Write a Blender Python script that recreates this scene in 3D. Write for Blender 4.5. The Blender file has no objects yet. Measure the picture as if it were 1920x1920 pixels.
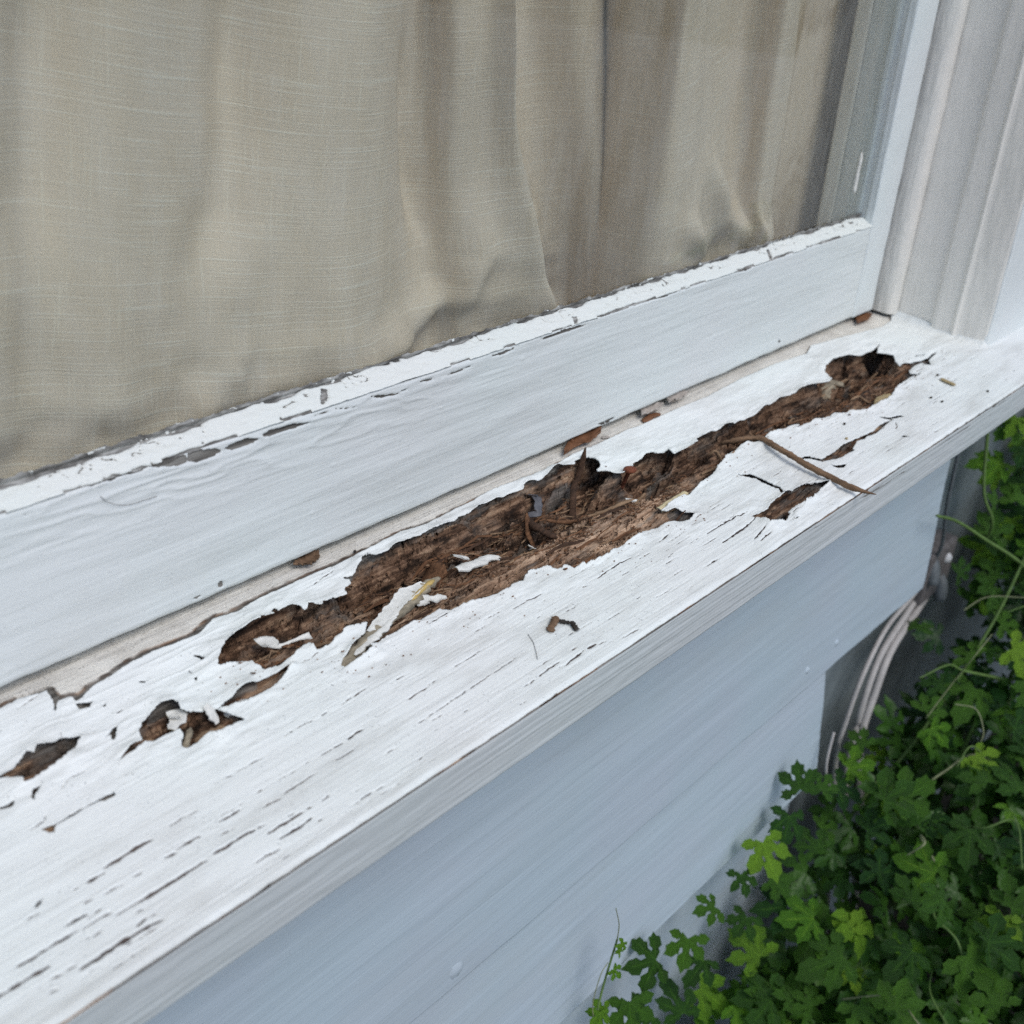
import bpy, math, random
import numpy as np
from mathutils import Vector, Matrix, noise as mnoise

# ---------------------------------------------------------------- camera, sky, sun, exposure
scene = bpy.context.scene
scene.unit_settings.system = 'METRIC'
COL = scene.collection

RGT = Vector((0.66783, -0.741723, 0.062047)); DWN = Vector((-0.318267, -0.359925, -0.877017)); FWD = Vector((0.672837, 0.565951, -0.476435))
CAMPOS = Vector((0, -0.38, 0.28896))
cd = bpy.data.cameras.new('camera'); cam = bpy.data.objects.new('camera', cd); COL.objects.link(cam)
cam.matrix_world = Matrix(((RGT.x, -DWN.x, -FWD.x, CAMPOS.x), (RGT.y, -DWN.y, -FWD.y, CAMPOS.y), (RGT.z, -DWN.z, -FWD.z, CAMPOS.z), (0, 0, 0, 1)))
cd.sensor_width = 36; cd.lens = 36 * 2150 / 1920; cd.clip_start = 0.01; cd.clip_end = 500
cd.dof.use_dof = True; cd.dof.focus_distance = 0.60; cd.dof.aperture_fstop = 11
scene.camera = cam

SUN_EL, SUN_AZ = math.radians(52), math.radians(188)      # azimuth clockwise from +Y (north = into the house)
world = bpy.data.worlds.new('World'); scene.world = world; world.use_nodes = True
wn = world.node_tree; bg = wn.nodes['Background']
sky = wn.nodes.new('ShaderNodeTexSky'); sky.sky_type = 'NISHITA'; sky.sun_disc = False
sky.sun_elevation = SUN_EL; sky.sun_rotation = SUN_AZ; sky.air_density = 1.0; sky.dust_density = 1.5; sky.ozone_density = 1.0
wn.links.new(sky.outputs[0], bg.inputs[0]); bg.inputs[1].default_value = 0.15
sl = bpy.data.lights.new('sun', 'SUN'); sl.energy = 1.5; sl.angle = math.radians(30); sl.color = (1.0, 0.98, 0.95)
sun = bpy.data.objects.new('sun', sl); COL.objects.link(sun)
sdir = Vector((math.sin(SUN_AZ) * math.cos(SUN_EL), math.cos(SUN_AZ) * math.cos(SUN_EL), math.sin(SUN_EL)))
sun.rotation_euler = sdir.to_track_quat('Z', 'Y').to_euler(); sun.location = sdir * 5
scene.view_settings.view_transform = 'Standard'; scene.view_settings.look = 'None'
scene.view_settings.exposure = -0.05; scene.view_settings.gamma = 1.0; scene.view_settings.use_curve_mapping = False
scene.cycles.use_denoising = False
scene.cycles.use_adaptive_sampling = True; scene.cycles.adaptive_threshold = 0.012
scene.cycles.max_bounces = 5; scene.cycles.diffuse_bounces = 3; scene.cycles.glossy_bounces = 2; scene.cycles.transparent_max_bounces = 8

random.seed(7); rng = np.random.default_rng(7)

# ---------------------------------------------------------------- traced outlines, in 0.1 mm on the sill (x, y) and on the sash (x, z)
HOLES=[[(2216,-384),(2265,-323),(2328,-280),(2399,-258),(2475,-246),(2541,-254),(2534,-236),(2553,-230),(2612,-226),(2624,-234),(2622,-205),(2654,-192),(2655,-227),(2677,-223),(2724,-228),(2743,-260),(2749,-276),(2745,-301),(2766,-296),(2786,-279),(2807,-285),(2822,-314),(2842,-314),(2857,-292),(2875,-306),(2918,-295),(2957,-305),(2990,-314),(2996,-279),(3020,-263),(3057,-257),(3071,-232),(3057,-212),(3065,-191),(3075,-208),(3100,-219),(3135,-211),(3154,-190),(3202,-167),(3280,-128),(3300,-119),(3264,-147),(3332,-144),(3412,-156),(3491,-153),(3534,-140),(3621,-148),(3664,-144),(3674,-142),(3727,-163),(3760,-161),(3881,-157),(3908,-143),(3951,-155),(4019,-164),(4137,-152),(4245,-152),(4306,-146),(4404,-167),(4424,-158),(4430,-140),(4502,-139),(4558,-149),(4604,-152),(4676,-141),(4754,-134),(4770,-155),(4861,-156),(4885,-149),(4890,-128),(4936,-120),(5008,-147),(5019,-181),(4997,-232),(4959,-279),(4903,-295),(4863,-331),(4900,-359),(4954,-383),(4997,-415),(5079,-427),(5118,-406),(5169,-360),(5260,-359),(5376,-341),(5402,-351),(5369,-396),(5409,-400),(5493,-391),(5467,-451),(5549,-477),(5647,-468),(5708,-468),(5748,-416),(5824,-424),(5971,-428),(6156,-437),(6144,-457),(6238,-436),(6345,-464),(6473,-454),(6532,-435),(6665,-425),(6801,-415),(6951,-434),(7037,-429),(7204,-433),(7294,-473),(7364,-498),(7399,-488),(7495,-381),(7619,-323),(7792,-294),(7948,-325),(7985,-362),(8021,-386),(8089,-394),(8152,-385),(8233,-401),(8312,-390),(8411,-371),(8300,-407),(8222,-444),(8259,-482),(8291,-542),(8188,-610),(8125,-677),(8209,-673),(8257,-706),(8314,-707),(8384,-729),(8489,-737),(8570,-727),(8705,-727),(8455,-765),(8358,-823),(8337,-796),(8348,-755),(8236,-752),(8097,-767),(8060,-790),(8093,-836),(8187,-829),(8087,-848),(8031,-830),(7960,-828),(7887,-836),(7772,-837),(7663,-864),(7592,-881),(7521,-898),(7444,-910),(7301,-895),(7205,-901),(7141,-908),(7092,-874),(7031,-830),(6978,-824),(6910,-775),(6826,-787),(6747,-771),(6622,-751),(6560,-736),(6457,-741),(6534,-722),(6451,-698),(6355,-696),(6253,-689),(6160,-679),(6126,-691),(6054,-694),(5986,-654),(5929,-640),(5852,-656),(5740,-662),(5665,-694),(5557,-717),(5474,-740),(5347,-760),(5218,-777),(5147,-794),(5067,-795),(4956,-803),(4848,-803),(4862,-832),(4908,-853),(4952,-958),(4886,-966),(4815,-948),(4745,-915),(4662,-893),(4579,-871),(4524,-897),(4467,-895),(4366,-897),(4307,-891),(4242,-906),(4128,-893),(4084,-884),(4070,-867),(4015,-861),(3994,-819),(3936,-817),(3918,-802),(3899,-774),(3813,-737),(3770,-746),(3732,-765),(3717,-778),(3643,-779),(3605,-784),(3528,-781),(3488,-760),(3428,-758),(3358,-752),(3305,-738),(3263,-720),(3241,-674),(3099,-685),(3003,-690),(2873,-679),(2802,-700),(2788,-702),(2781,-722),(2698,-732),(2613,-731),(2614,-702),(2668,-667),(2757,-636),(2849,-590),(2905,-546),(2783,-549),(2682,-560),(2601,-559),(2604,-506),(2571,-507),(2499,-538),(2413,-530),(2357,-514),(2350,-433),(2315,-409),(2260,-394)],[(2046,-593),(2114,-576),(2186,-561),(2263,-553),(2334,-556),(2412,-576),(2456,-579),(2390,-603),(2315,-628),(2252,-640),(2208,-639),(2170,-636),(2092,-600)],[(1762,-506),(1813,-471),(1846,-456),(1879,-442),(1955,-451),(1953,-492),(1940,-523),(2006,-572),(2063,-587),(2081,-633),(2110,-711),(2059,-722),(1992,-733),(1955,-727),(1955,-703),(1839,-708),(1833,-681),(1881,-622),(1882,-597),(1845,-592),(1772,-595),(1742,-584),(1680,-605),(1604,-608),(1681,-580),(1740,-566),(1749,-528)],[(1222,-388),(1256,-400),(1312,-383),(1363,-365),(1386,-348),(1404,-379),(1424,-355),(1491,-363),(1521,-349),(1587,-394),(1550,-427),(1472,-473),(1402,-486),(1342,-494),(1301,-500),(1305,-473),(1289,-441),(1250,-412)],[(1290,-555),(1315,-530),(1359,-525),(1313,-552),(1292,-580)],[(1243,-717),(1266,-718),(1288,-727),(1351,-722),(1408,-718),(1464,-719),(1495,-715),(1522,-720),(1515,-743),(1474,-744),(1459,-727),(1402,-729),(1346,-731),(1288,-733),(1269,-760),(1252,-749)],[(1176,-531),(1189,-530),(1246,-537),(1226,-555),(1188,-545)],[(1666,-210),(1691,-222),(1723,-238),(1693,-266),(1659,-245)],[(1729,-289),(1748,-284),(1764,-279),(1736,-306)],[(1747,-360),(1783,-368),(1750,-373)],[(1618,-462),(1665,-446),(1700,-426),(1713,-434),(1676,-479),(1662,-488),(1667,-458)],[(1915,-245),(1949,-271),(1971,-266),(1930,-277)],[(2186,-238),(2205,-267),(2214,-289),(2190,-311)],[(2115,-313),(2113,-356),(2108,-343)],[(2082,-402),(2105,-380),(2115,-383),(2091,-404)],[(1061,-1002),(1070,-995),(1091,-993),(1086,-1006),(1066,-1013)],[(5579,-834),(5658,-883),(5664,-933),(5660,-1013),(5656,-1092),(5594,-1162),(5589,-1139),(5620,-1098),(5621,-1037),(5618,-985),(5632,-937),(5599,-896)],[(5416,-1164),(5492,-1160),(5571,-1157),(5640,-1162),(5735,-1152),(5830,-1158),(5900,-1195),(5938,-1265),(5823,-1268),(5691,-1296),(5588,-1296),(5532,-1269),(5437,-1273),(5435,-1290),(5337,-1317),(5279,-1301),(5199,-1291),(5211,-1248),(5217,-1193),(5209,-1158),(5265,-1178),(5361,-1186)],[(6091,-975),(6155,-974),(6184,-997),(6177,-1006),(6212,-1065),(6358,-1064),(6538,-1048),(6691,-1065),(6791,-1070),(6877,-1083),(7014,-1063),(7105,-1068),(7168,-1088),(7098,-1087),(6962,-1105),(6835,-1112),(6758,-1094),(6721,-1105),(6645,-1088),(6587,-1102),(6514,-1124),(6502,-1143),(6431,-1136),(6357,-1136),(6298,-1128),(6175,-1086),(6149,-1022)],[(7111,-994),(7176,-1049),(7285,-1079),(7280,-1115),(7199,-1088),(7141,-1067)],[(6194,-1122),(6205,-1163),(6288,-1198),(6216,-1213),(6178,-1185)],[(6967,-1240),(7008,-1244),(7009,-1277),(6968,-1265)],[(6020,-1243),(6053,-1239),(6033,-1264)],[(5372,-1336),(5402,-1337),(5437,-1346),(5398,-1346)],[(8424,-655),(8489,-653),(8523,-684),(8505,-702),(8472,-670),(8421,-671)]]
REAR=[(1375,-57),(1512,-43),(1620,-67),(1609,-140),(1580,-206),(1622,-151),(1671,-158),(1675,-197),(1696,-194),(1767,-160),(1872,-146),(1969,-122),(2074,-116),(2187,-131),(2293,-134),(2400,-88),(2507,-105),(2640,-92),(2772,-85),(2968,-89),(3173,-94),(3325,-87),(3570,-68),(3724,-91),(3861,-85),(4008,-82),(4188,-71),(4351,-72),(4520,-89),(4716,-90),(4942,-72),(5132,-73),(5330,-74),(5499,-68),(5622,-81),(5865,-82),(5998,-77),(6370,-93),(6835,-67),(7284,-73),(7706,-114),(7878,-51),(8296,-117),(8797,-197),(9005,-176)]
CRACKS=[(7,[(4853,-1106),(4897,-1106),(4953,-1106),(5066,-1105),(5160,-1104),(5173,-1118),(5240,-1120)]),(10,[(4844,-1213),(4973,-1208),(5060,-1204),(5138,-1199),(5217,-1193)]),(9,[(5009,-1307),(5085,-1296),(5179,-1282)]),(7,[(5029,-1337),(5080,-1334),(5152,-1334)]),(6,[(4565,-992),(4679,-977)]),(5,[(3916,-899),(3997,-897),(4052,-900)]),(6,[(4033,-994),(4135,-989),(4238,-981),(4326,-986)]),(5,[(4358,-998),(4383,-1002)]),(5,[(3915,-993),(3942,-999)]),(5,[(4047,-1227),(4079,-1227)]),(6,[(3506,-902),(3607,-898),(3722,-901)]),(5,[(3238,-904),(3307,-901),(3358,-903)]),(4,[(2972,-1024),(3019,-1019),(3156,-1016),(3272,-1018)]),(4,[(2666,-1179),(2816,-1171),(2999,-1165),(3165,-1157),(3325,-1147)]),(8,[(3228,-1305),(3300,-1301),(3379,-1296)]),(9,[(3372,-1331),(3450,-1325),(3527,-1321)]),(16,[(3548,-1323),(3608,-1325)]),(5,[(3609,-1337),(3659,-1341)]),(5,[(3472,-1281),(3521,-1280)]),(5,[(3324,-1326),(3371,-1326)]),(5,[(3729,-1378),(3816,-1384),(3862,-1389)]),(4,[(3112,-1310),(3204,-1310)]),(4,[(2803,-1037),(2885,-1029)]),(4,[(2662,-1202),(2729,-1206)]),(6,[(2349,-892),(2388,-890)]),(5,[(2456,-890),(2528,-883),(2615,-882)]),(7,[(2687,-1047),(2759,-1043),(2798,-1043)]),(10,[(2341,-1065),(2397,-1060),(2423,-1061)]),(6,[(2264,-1067),(2310,-1066)]),(4,[(2161,-1071),(2264,-1067)]),(7,[(1963,-1132),(2025,-1133),(2091,-1130),(2133,-1131)]),(7,[(1869,-1142),(1902,-1138),(1943,-1148)]),(5,[(1897,-1066),(1931,-1065)]),(7,[(1712,-1095),(1756,-1096),(1778,-1093),(1813,-1095)]),(13,[(1609,-1203),(1665,-1203),(1723,-1201),(1784,-1206)]),(6,[(1796,-1206),(1824,-1207)]),(10,[(1804,-1253),(1850,-1251),(1908,-1253),(1965,-1253)]),(7,[(1978,-1250),(2006,-1253)]),(6,[(2053,-1254),(2091,-1253)]),(8,[(1823,-1298),(1865,-1301),(1912,-1300),(1970,-1294)]),(10,[(1694,-1328),(1742,-1328),(1793,-1336)]),(5,[(1974,-1323),(1999,-1324)]),(4,[(2163,-891),(2213,-884),(2310,-889)]),(5,[(2618,-1182),(2659,-1182)]),(4,[(1679,-1105),(1702,-1105)]),(4,[(1678,-1146),(1739,-1152)]),(12,[(1309,-1008),(1338,-1008),(1376,-1009),(1436,-1003),(1477,-1006),(1493,-1006)]),(6,[(1627,-991),(1685,-995)]),(5,[(1570,-993),(1627,-991)]),(11,[(1235,-1026),(1269,-1026),(1299,-1031)]),(9,[(1478,-1105),(1520,-1110)]),(9,[(1531,-1103),(1581,-1100),(1623,-1104)]),(6,[(1249,-1108),(1275,-1104),(1314,-1112)]),(7,[(1183,-1094),(1211,-1095)]),(12,[(1231,-1204),(1304,-1205),(1376,-1209),(1427,-1209),(1496,-1210),(1578,-1209)]),(9,[(1093,-1136),(1136,-1138),(1170,-1140)]),(6,[(1161,-1155),(1211,-1150)]),(8,[(1131,-1180),(1173,-1181),(1229,-1181)]),(9,[(911,-1174),(964,-1176),(1016,-1175),(1053,-1175),(1113,-1178)]),(12,[(806,-1235),(869,-1234),(928,-1236),(984,-1239)]),(14,[(1041,-1312),(1096,-1311),(1175,-1308),(1229,-1310),(1276,-1312),(1333,-1320)]),(8,[(1256,-1287),(1297,-1280)]),(5,[(1304,-1281),(1333,-1287)]),(7,[(962,-1282),(1001,-1288),(1042,-1288)]),(6,[(938,-1323),(960,-1328)]),(5,[(1116,-1225),(1173,-1228)]),(5,[(1274,-1238),(1317,-1242)]),(5,[(1360,-1106),(1389,-1106)]),(4,[(1177,-1026),(1204,-1023)]),(5,[(1212,-695),(1269,-688),(1284,-670)]),(6,[(1484,-96),(1580,-70)]),(4,[(1536,-329),(1523,-358)]),(5,[(1586,-396),(1622,-411)]),(4,[(1387,-593),(1435,-558),(1503,-557)]),(5,[(3646,-17),(3766,3),(3803,-5)]),(5,[(2905,-162),(3070,-123)]),(5,[(6871,467),(6922,433)]),(7,[(7143,-1115),(7086,-1155),(7042,-1163)]),(5,[(8272,-194),(8282,-266)]),(6,[(2608,-662),(2642,-674)]),(6,[(2458,-580),(2546,-578),(2600,-570)]),(5,[(3107,-734),(3246,-726)])]
ITEMS={'twig':[(5974,-477),(6014,-553),(6095,-669),(6047,-780),(5992,-902),(5972,-992),(5958,-1086),(5950,-1182),(5949,-1281),(5941,-1374),(5958,-1468),(5982,-1543)],'splint':[(3472,-440),(3375,-458),(3264,-493),(3149,-536),(3020,-576),(2903,-607),(2784,-645),(2685,-681),(2617,-708)],'chip1':[(2493,-295),(2525,-294),(2539,-367),(2643,-378),(2701,-398)],'chip2':[(3550,-482),(3641,-479),(3744,-458),(3826,-443),(3870,-465),(3866,-515)],'chip3':[(3604,-398),(3701,-358),(3761,-359)],'chip4':[(3212,-557),(3274,-562),(3352,-611)],'curl':[(4851,-783),(5014,-763),(5178,-746)],'bit':[(4118,-469),(4155,-483),(4214,-408)],'hook':[(4986,-139),(4872,-173),(4743,-257),(4638,-352),(4574,-441),(4566,-511)],'fibre1':[(4521,-492),(4596,-519),(4677,-551),(4819,-583),(4908,-612)],'fibre2':[(4353,-384),(4423,-461),(4536,-503)],'vs1':[(4393,-227),(4334,-303),(4302,-396),(4275,-491),(4277,-567)],'vs2':[(4364,-236),(4283,-323),(4252,-416)],'plate':[(3442,-333),(3540,-328),(3625,-337)],'stick':[(3608,-402),(3738,-401),(3873,-400),(3973,-410)],'screw':[(5044,-421)],'bluechip':[(4462,-140),(4538,-166),(4438,-262),(4402,-219)],'tuft':[(5688,-499),(5749,-508),(5790,-556),(5758,-622),(5705,-636)],'chip5':[(7319,-886),(7480,-858),(7577,-871)],'frayed':[(7236,-731),(7372,-739),(7418,-793),(7495,-824)],'lump':[(7481,-395),(7693,-325),(7908,-323),(7945,-397)],'seed':[(8135,-995),(8117,-1133)],'frag':[(3494,-1138),(3543,-1113),(3619,-1080)],'frag2':[(3578,-1098),(3599,-1121),(3615,-1148),(3627,-1166),(3609,-1201),(3629,-1225)],'leaf':[(4911,-15),(5002,40),(5053,-50),(5075,-67),(5333,34),(5110,67)],'leafbit':[(5680,-65),(5803,-37),(5900,-57)],'greyleaf':[(5781,37),(6016,72),(5996,-15),(6143,25),(6251,-10)],'bug':[(3021,59),(3084,52),(3069,-17)],'oval':[(5281,-38),(5339,-63)],'h3a':[(1757,-521),(1820,-509)],'h3b':[(1836,-683),(1939,-591)],'h3c':[(1911,-649),(1987,-647),(2069,-662)],'h3f1':[(1898,-487),(1947,-501),(1877,-544)],'h3f2':[(2023,-566),(2038,-628)],'h2f':[(2093,-598),(2210,-600),(2169,-620)],'hair':[(3410,-1079),(3382,-1137),(3344,-1184),(3303,-1231)],'ch6':[(4845,-556),(4950,-581)],'ch7':[(4897,-588),(4987,-601)],'nailchip':[(1065,-955),(1045,-985),(1055,-1007),(1067,-993)],'specks':[(7756,-1095),(7759,-1178),(8249,-1316),(8203,-947),(6797,-911),(6603,-1030)]}
RAIL={'low':[[(1911,746),(1927,755),(1992,745),(1996,737),(1957,733)],[(1994,740),(2002,747),(2042,761),(2071,756),(2089,742),(2130,756),(2171,760),(2211,753),(2225,736),(2163,728),(2088,735),(2039,730)],[(2217,761),(2261,736),(2260,723),(2227,727)],[(2275,722),(2293,744),(2324,739),(2368,746),(2388,734),(2391,700),(2342,700),(2295,712)],[(2391,700),(2400,741),(2417,751),(2449,749),(2480,726),(2518,709),(2541,707),(2522,686),(2450,691)],[(1848,724),(1876,724),(1856,719)],[(1879,709),(1921,711),(1902,708)],[(1699,693),(1719,694),(1708,691)],[(1667,712),(1690,710),(1675,709)],[(2228,738),(2314,745),(2372,734),(2385,709),(2311,707)],[(2392,713),(2432,736),(2522,723),(2567,701),(2519,687),(2428,688)],[(2575,706),(2680,725),(2760,701),(2726,689),(2613,687)],[(2760,708),(2811,720),(2946,713),(3051,693),(2946,690),(2810,696)],[(3052,720),(3178,722),(3123,715)],[(3178,722),(3347,691),(3252,702)],[(3414,720),(3564,695),(3666,701),(3584,687),(3464,698)],[(3728,714),(3856,708),(3792,700)],[(3878,703),(4011,702),(4124,708),(4011,691)],[(4240,722),(4482,725),(4361,707)],[(4619,722),(4870,733),(5114,721),(4969,712),(4733,714)],[(5364,750),(5799,745),(6088,754),(5860,730)],[(6592,745),(6796,734),(6997,754),(6799,722)]],'split':[[(3108,848),(3140,836),(3136,780),(3106,765),(3093,807)],[(4909,801),(4956,797),(4976,757),(4944,751)],[(2454,789),(2476,765),(2464,766)],[(2867,777),(2890,756),(2876,757)],[(6999,835),(7041,836),(7120,725),(7077,725)]],'bot':[[(2495,33),(2502,63),(2515,63),(2525,50),(2519,32)],[(2579,57),(2600,57),(2591,55)],[(2345,30),(2375,35),(2404,33),(2385,24)],[(5283,28),(5345,25),(5469,30),(5393,11),(5313,15)],[(7430,71),(7450,82),(7473,61),(7452,53)]],'hair':[(1980,688),(2001,658),(2046,626),(2099,607),(2165,603),(2227,602)]}


# ---------------------------------------------------------------- helpers
def link(o): COL.objects.link(o); return o
def tag(o, label=None, cat=None, group=None, kind=None):
    if label: o['label'] = label
    if cat: o['category'] = cat
    if group: o['group'] = group
    if kind: o['kind'] = kind
    return o
def empty(name, loc, label, cat, group=None):
    o = bpy.data.objects.new(name, None); link(o); o.location = loc; o.empty_display_size = 0.02
    return tag(o, label, cat, group)
def setparent(o, p):
    if p is not None:
        o.parent = p; o.matrix_parent_inverse = Matrix.Translation(p.location).inverted() if p.parent is None else Matrix.Identity(4)
    return o
def mesh(name, verts, faces, mat=None, smooth=True, attrs=None, mats=None, midx=None):
    me = bpy.data.meshes.new(name)
    verts = np.asarray(verts, dtype=np.float32).reshape(-1, 3)
    if isinstance(faces, np.ndarray):
        n, k = faces.shape
        me.vertices.add(len(verts)); me.vertices.foreach_set('co', verts.ravel())
        me.loops.add(n * k); me.loops.foreach_set('vertex_index', faces.astype(np.int32).ravel())
        me.polygons.add(n); me.polygons.foreach_set('loop_start', np.arange(0, n * k, k, dtype=np.int32))
        me.update(calc_edges=True); me.validate()
    else:
        me.from_pydata(verts.tolist(), [], faces)
    if smooth: me.polygons.foreach_set('use_smooth', np.ones(len(me.polygons), dtype=bool))
    for k, v in (attrs or {}).items():
        a = me.attributes.new(k, 'FLOAT', 'POINT'); a.data.foreach_set('value', np.asarray(v, dtype=np.float32).ravel())
    for m in (mats or ([mat] if mat else [])): me.materials.append(m)
    if midx is not None: me.polygons.foreach_set('material_index', np.asarray(midx, dtype=np.int32))
    me.update()
    return me
def obj(name, me, parent=None, **kw):
    o = bpy.data.objects.new(name, me); link(o); setparent(o, parent); return tag(o, **kw)
def box(x0, x1, y0, y1, z0, z1, bev=0.0):
    """box with chamfered edges: verts, faces"""
    b = bev
    if b <= 0:
        v = [(x, y, z) for x in (x0, x1) for y in (y0, y1) for z in (z0, z1)]
        f = [(0, 1, 3, 2), (4, 6, 7, 5), (0, 4, 5, 1), (2, 3, 7, 6), (0, 2, 6, 4), (1, 5, 7, 3)]
        return v, f
    import bmesh
    bm = bmesh.new(); bmesh.ops.create_cube(bm, size=1)
    for v in bm.verts: v.co = Vector(((x0 + x1) / 2 + v.co.x * (x1 - x0), (y0 + y1) / 2 + v.co.y * (y1 - y0), (z0 + z1) / 2 + v.co.z * (z1 - z0)))
    bmesh.ops.bevel(bm, geom=list(bm.edges), offset=b, segments=2, affect='EDGES', profile=0.6)
    bm.verts.ensure_lookup_table()
    v = [tuple(q.co) for q in bm.verts]; f = [tuple(q.index for q in fc.verts) for fc in bm.faces]
    bm.free(); return v, f
def boxobj(name, dims, mat, parent=None, bev=0.0, **kw):
    v, f = box(*dims, bev=bev); return obj(name, mesh(name, v, f, mat, smooth=False), parent, **kw)

def hash2(ix, iy, seed):
    h = (ix.astype(np.int64) * 374761393 + iy.astype(np.int64) * 668265263 + seed * 974711) & 0xFFFFFFFF
    h = ((h ^ (h >> 13)) * 1274126177) & 0xFFFFFFFF
    h = ((h ^ (h >> 16)) * 2246822519) & 0xFFFFFFFF
    return ((h ^ (h >> 15)) & 0xFFFFFF) / float(0xFFFFFF)
def vn(x, y, seed=0):
    x = np.asarray(x, float); y = np.asarray(y, float) + 0 * x; x = x + 0 * y
    ix = np.floor(x).astype(np.int64); iy = np.floor(y).astype(np.int64); fx = x - ix; fy = y - iy
    fx = fx * fx * fx * (fx * (fx * 6 - 15) + 10); fy = fy * fy * fy * (fy * (fy * 6 - 15) + 10)
    a = hash2(ix, iy, seed); b = hash2(ix + 1, iy, seed); c = hash2(ix, iy + 1, seed); d = hash2(ix + 1, iy + 1, seed)
    return (a * (1 - fx) + b * fx) * (1 - fy) + (c * (1 - fx) + d * fx) * fy
def pn(x, y, seed=0):
    x = np.asarray(x, float); y = np.asarray(y, float) + 0 * x; x = x + 0 * y
    ix = np.floor(x).astype(np.int64); iy = np.floor(y).astype(np.int64); fx = x - ix; fy = y - iy
    u = fx * fx * fx * (fx * (fx * 6 - 15) + 10); v = fy * fy * fy * (fy * (fy * 6 - 15) + 10)
    def g(a, b, dx, dy):
        h = hash2(a, b, seed) * (2 * math.pi); return np.cos(h) * dx + np.sin(h) * dy
    n0 = g(ix, iy, fx, fy) * (1 - u) + g(ix + 1, iy, fx - 1, fy) * u; n1 = g(ix, iy + 1, fx, fy - 1) * (1 - u) + g(ix + 1, iy + 1, fx - 1, fy - 1) * u
    return 0.5 + 0.72 * (n0 * (1 - v) + n1 * v)
def fbm(x, y, octv=3, seed=0):
    s = 0; a = 0.5; t = 0
    for i in range(octv):
        s = s + a * (pn(x * 2 ** i + 0.37 * i, y * 2 ** i + 17.3 + 0.61 * i, seed + 31 * i) - 0.5); t += a; a *= 0.5
    return 0.5 + s / t * 1.15                      # about 0..1
def sstep(a, b, x):
    t = np.clip((x - a) / (b - a), 0, 1); return t * t * (3 - 2 * t)
def poly_sd(px, py, poly):
    """signed distance, positive inside; px, py arrays"""
    poly = np.asarray(poly, float); d = np.full(px.shape, 1e9); ins = np.zeros(px.shape, bool)
    n = len(poly)
    for i in range(n):
        ax, ay = poly[i]; bx, by = poly[(i + 1) % n]
        ex, ey = bx - ax, by - ay; L = ex * ex + ey * ey + 1e-18
        t = np.clip(((px - ax) * ex + (py - ay) * ey) / L, 0, 1)
        dd = (px - ax - t * ex) ** 2 + (py - ay - t * ey) ** 2
        np.minimum(d, dd, out=d)
        if ay != by:
            c = ((ay > py) != (by > py)) & (px < ex * (py - ay) / ey + ax); ins ^= c
    d = np.sqrt(d); return np.where(ins, d, -d)
def line_d(px, py, pl):
    pl = np.asarray(pl, float); d = np.full(px.shape, 1e9); tt = np.zeros(px.shape)
    cum = 0.0; seg = np.hypot(*(pl[1:] - pl[:-1]).T); tot = seg.sum()
    for i in range(len(pl) - 1):
        ax, ay = pl[i]; ex, ey = pl[i + 1] - pl[i]; L = ex * ex + ey * ey + 1e-18
        t = np.clip(((px - ax) * ex + (py - ay) * ey) / L, 0, 1)
        dd = (px - ax - t * ex) ** 2 + (py - ay - t * ey) ** 2
        m = dd < d; d = np.where(m, dd, d); tt = np.where(m, (cum + t * seg[i]) / tot, tt); cum += seg[i]
    return np.sqrt(d), tt
def grid_faces(nr, nc):
    i = np.arange(nr * nc).reshape(nr, nc)
    return np.stack([i[:-1, :-1], i[:-1, 1:], i[1:, 1:], i[1:, :-1]], -1).reshape(-1, 4)

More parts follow.
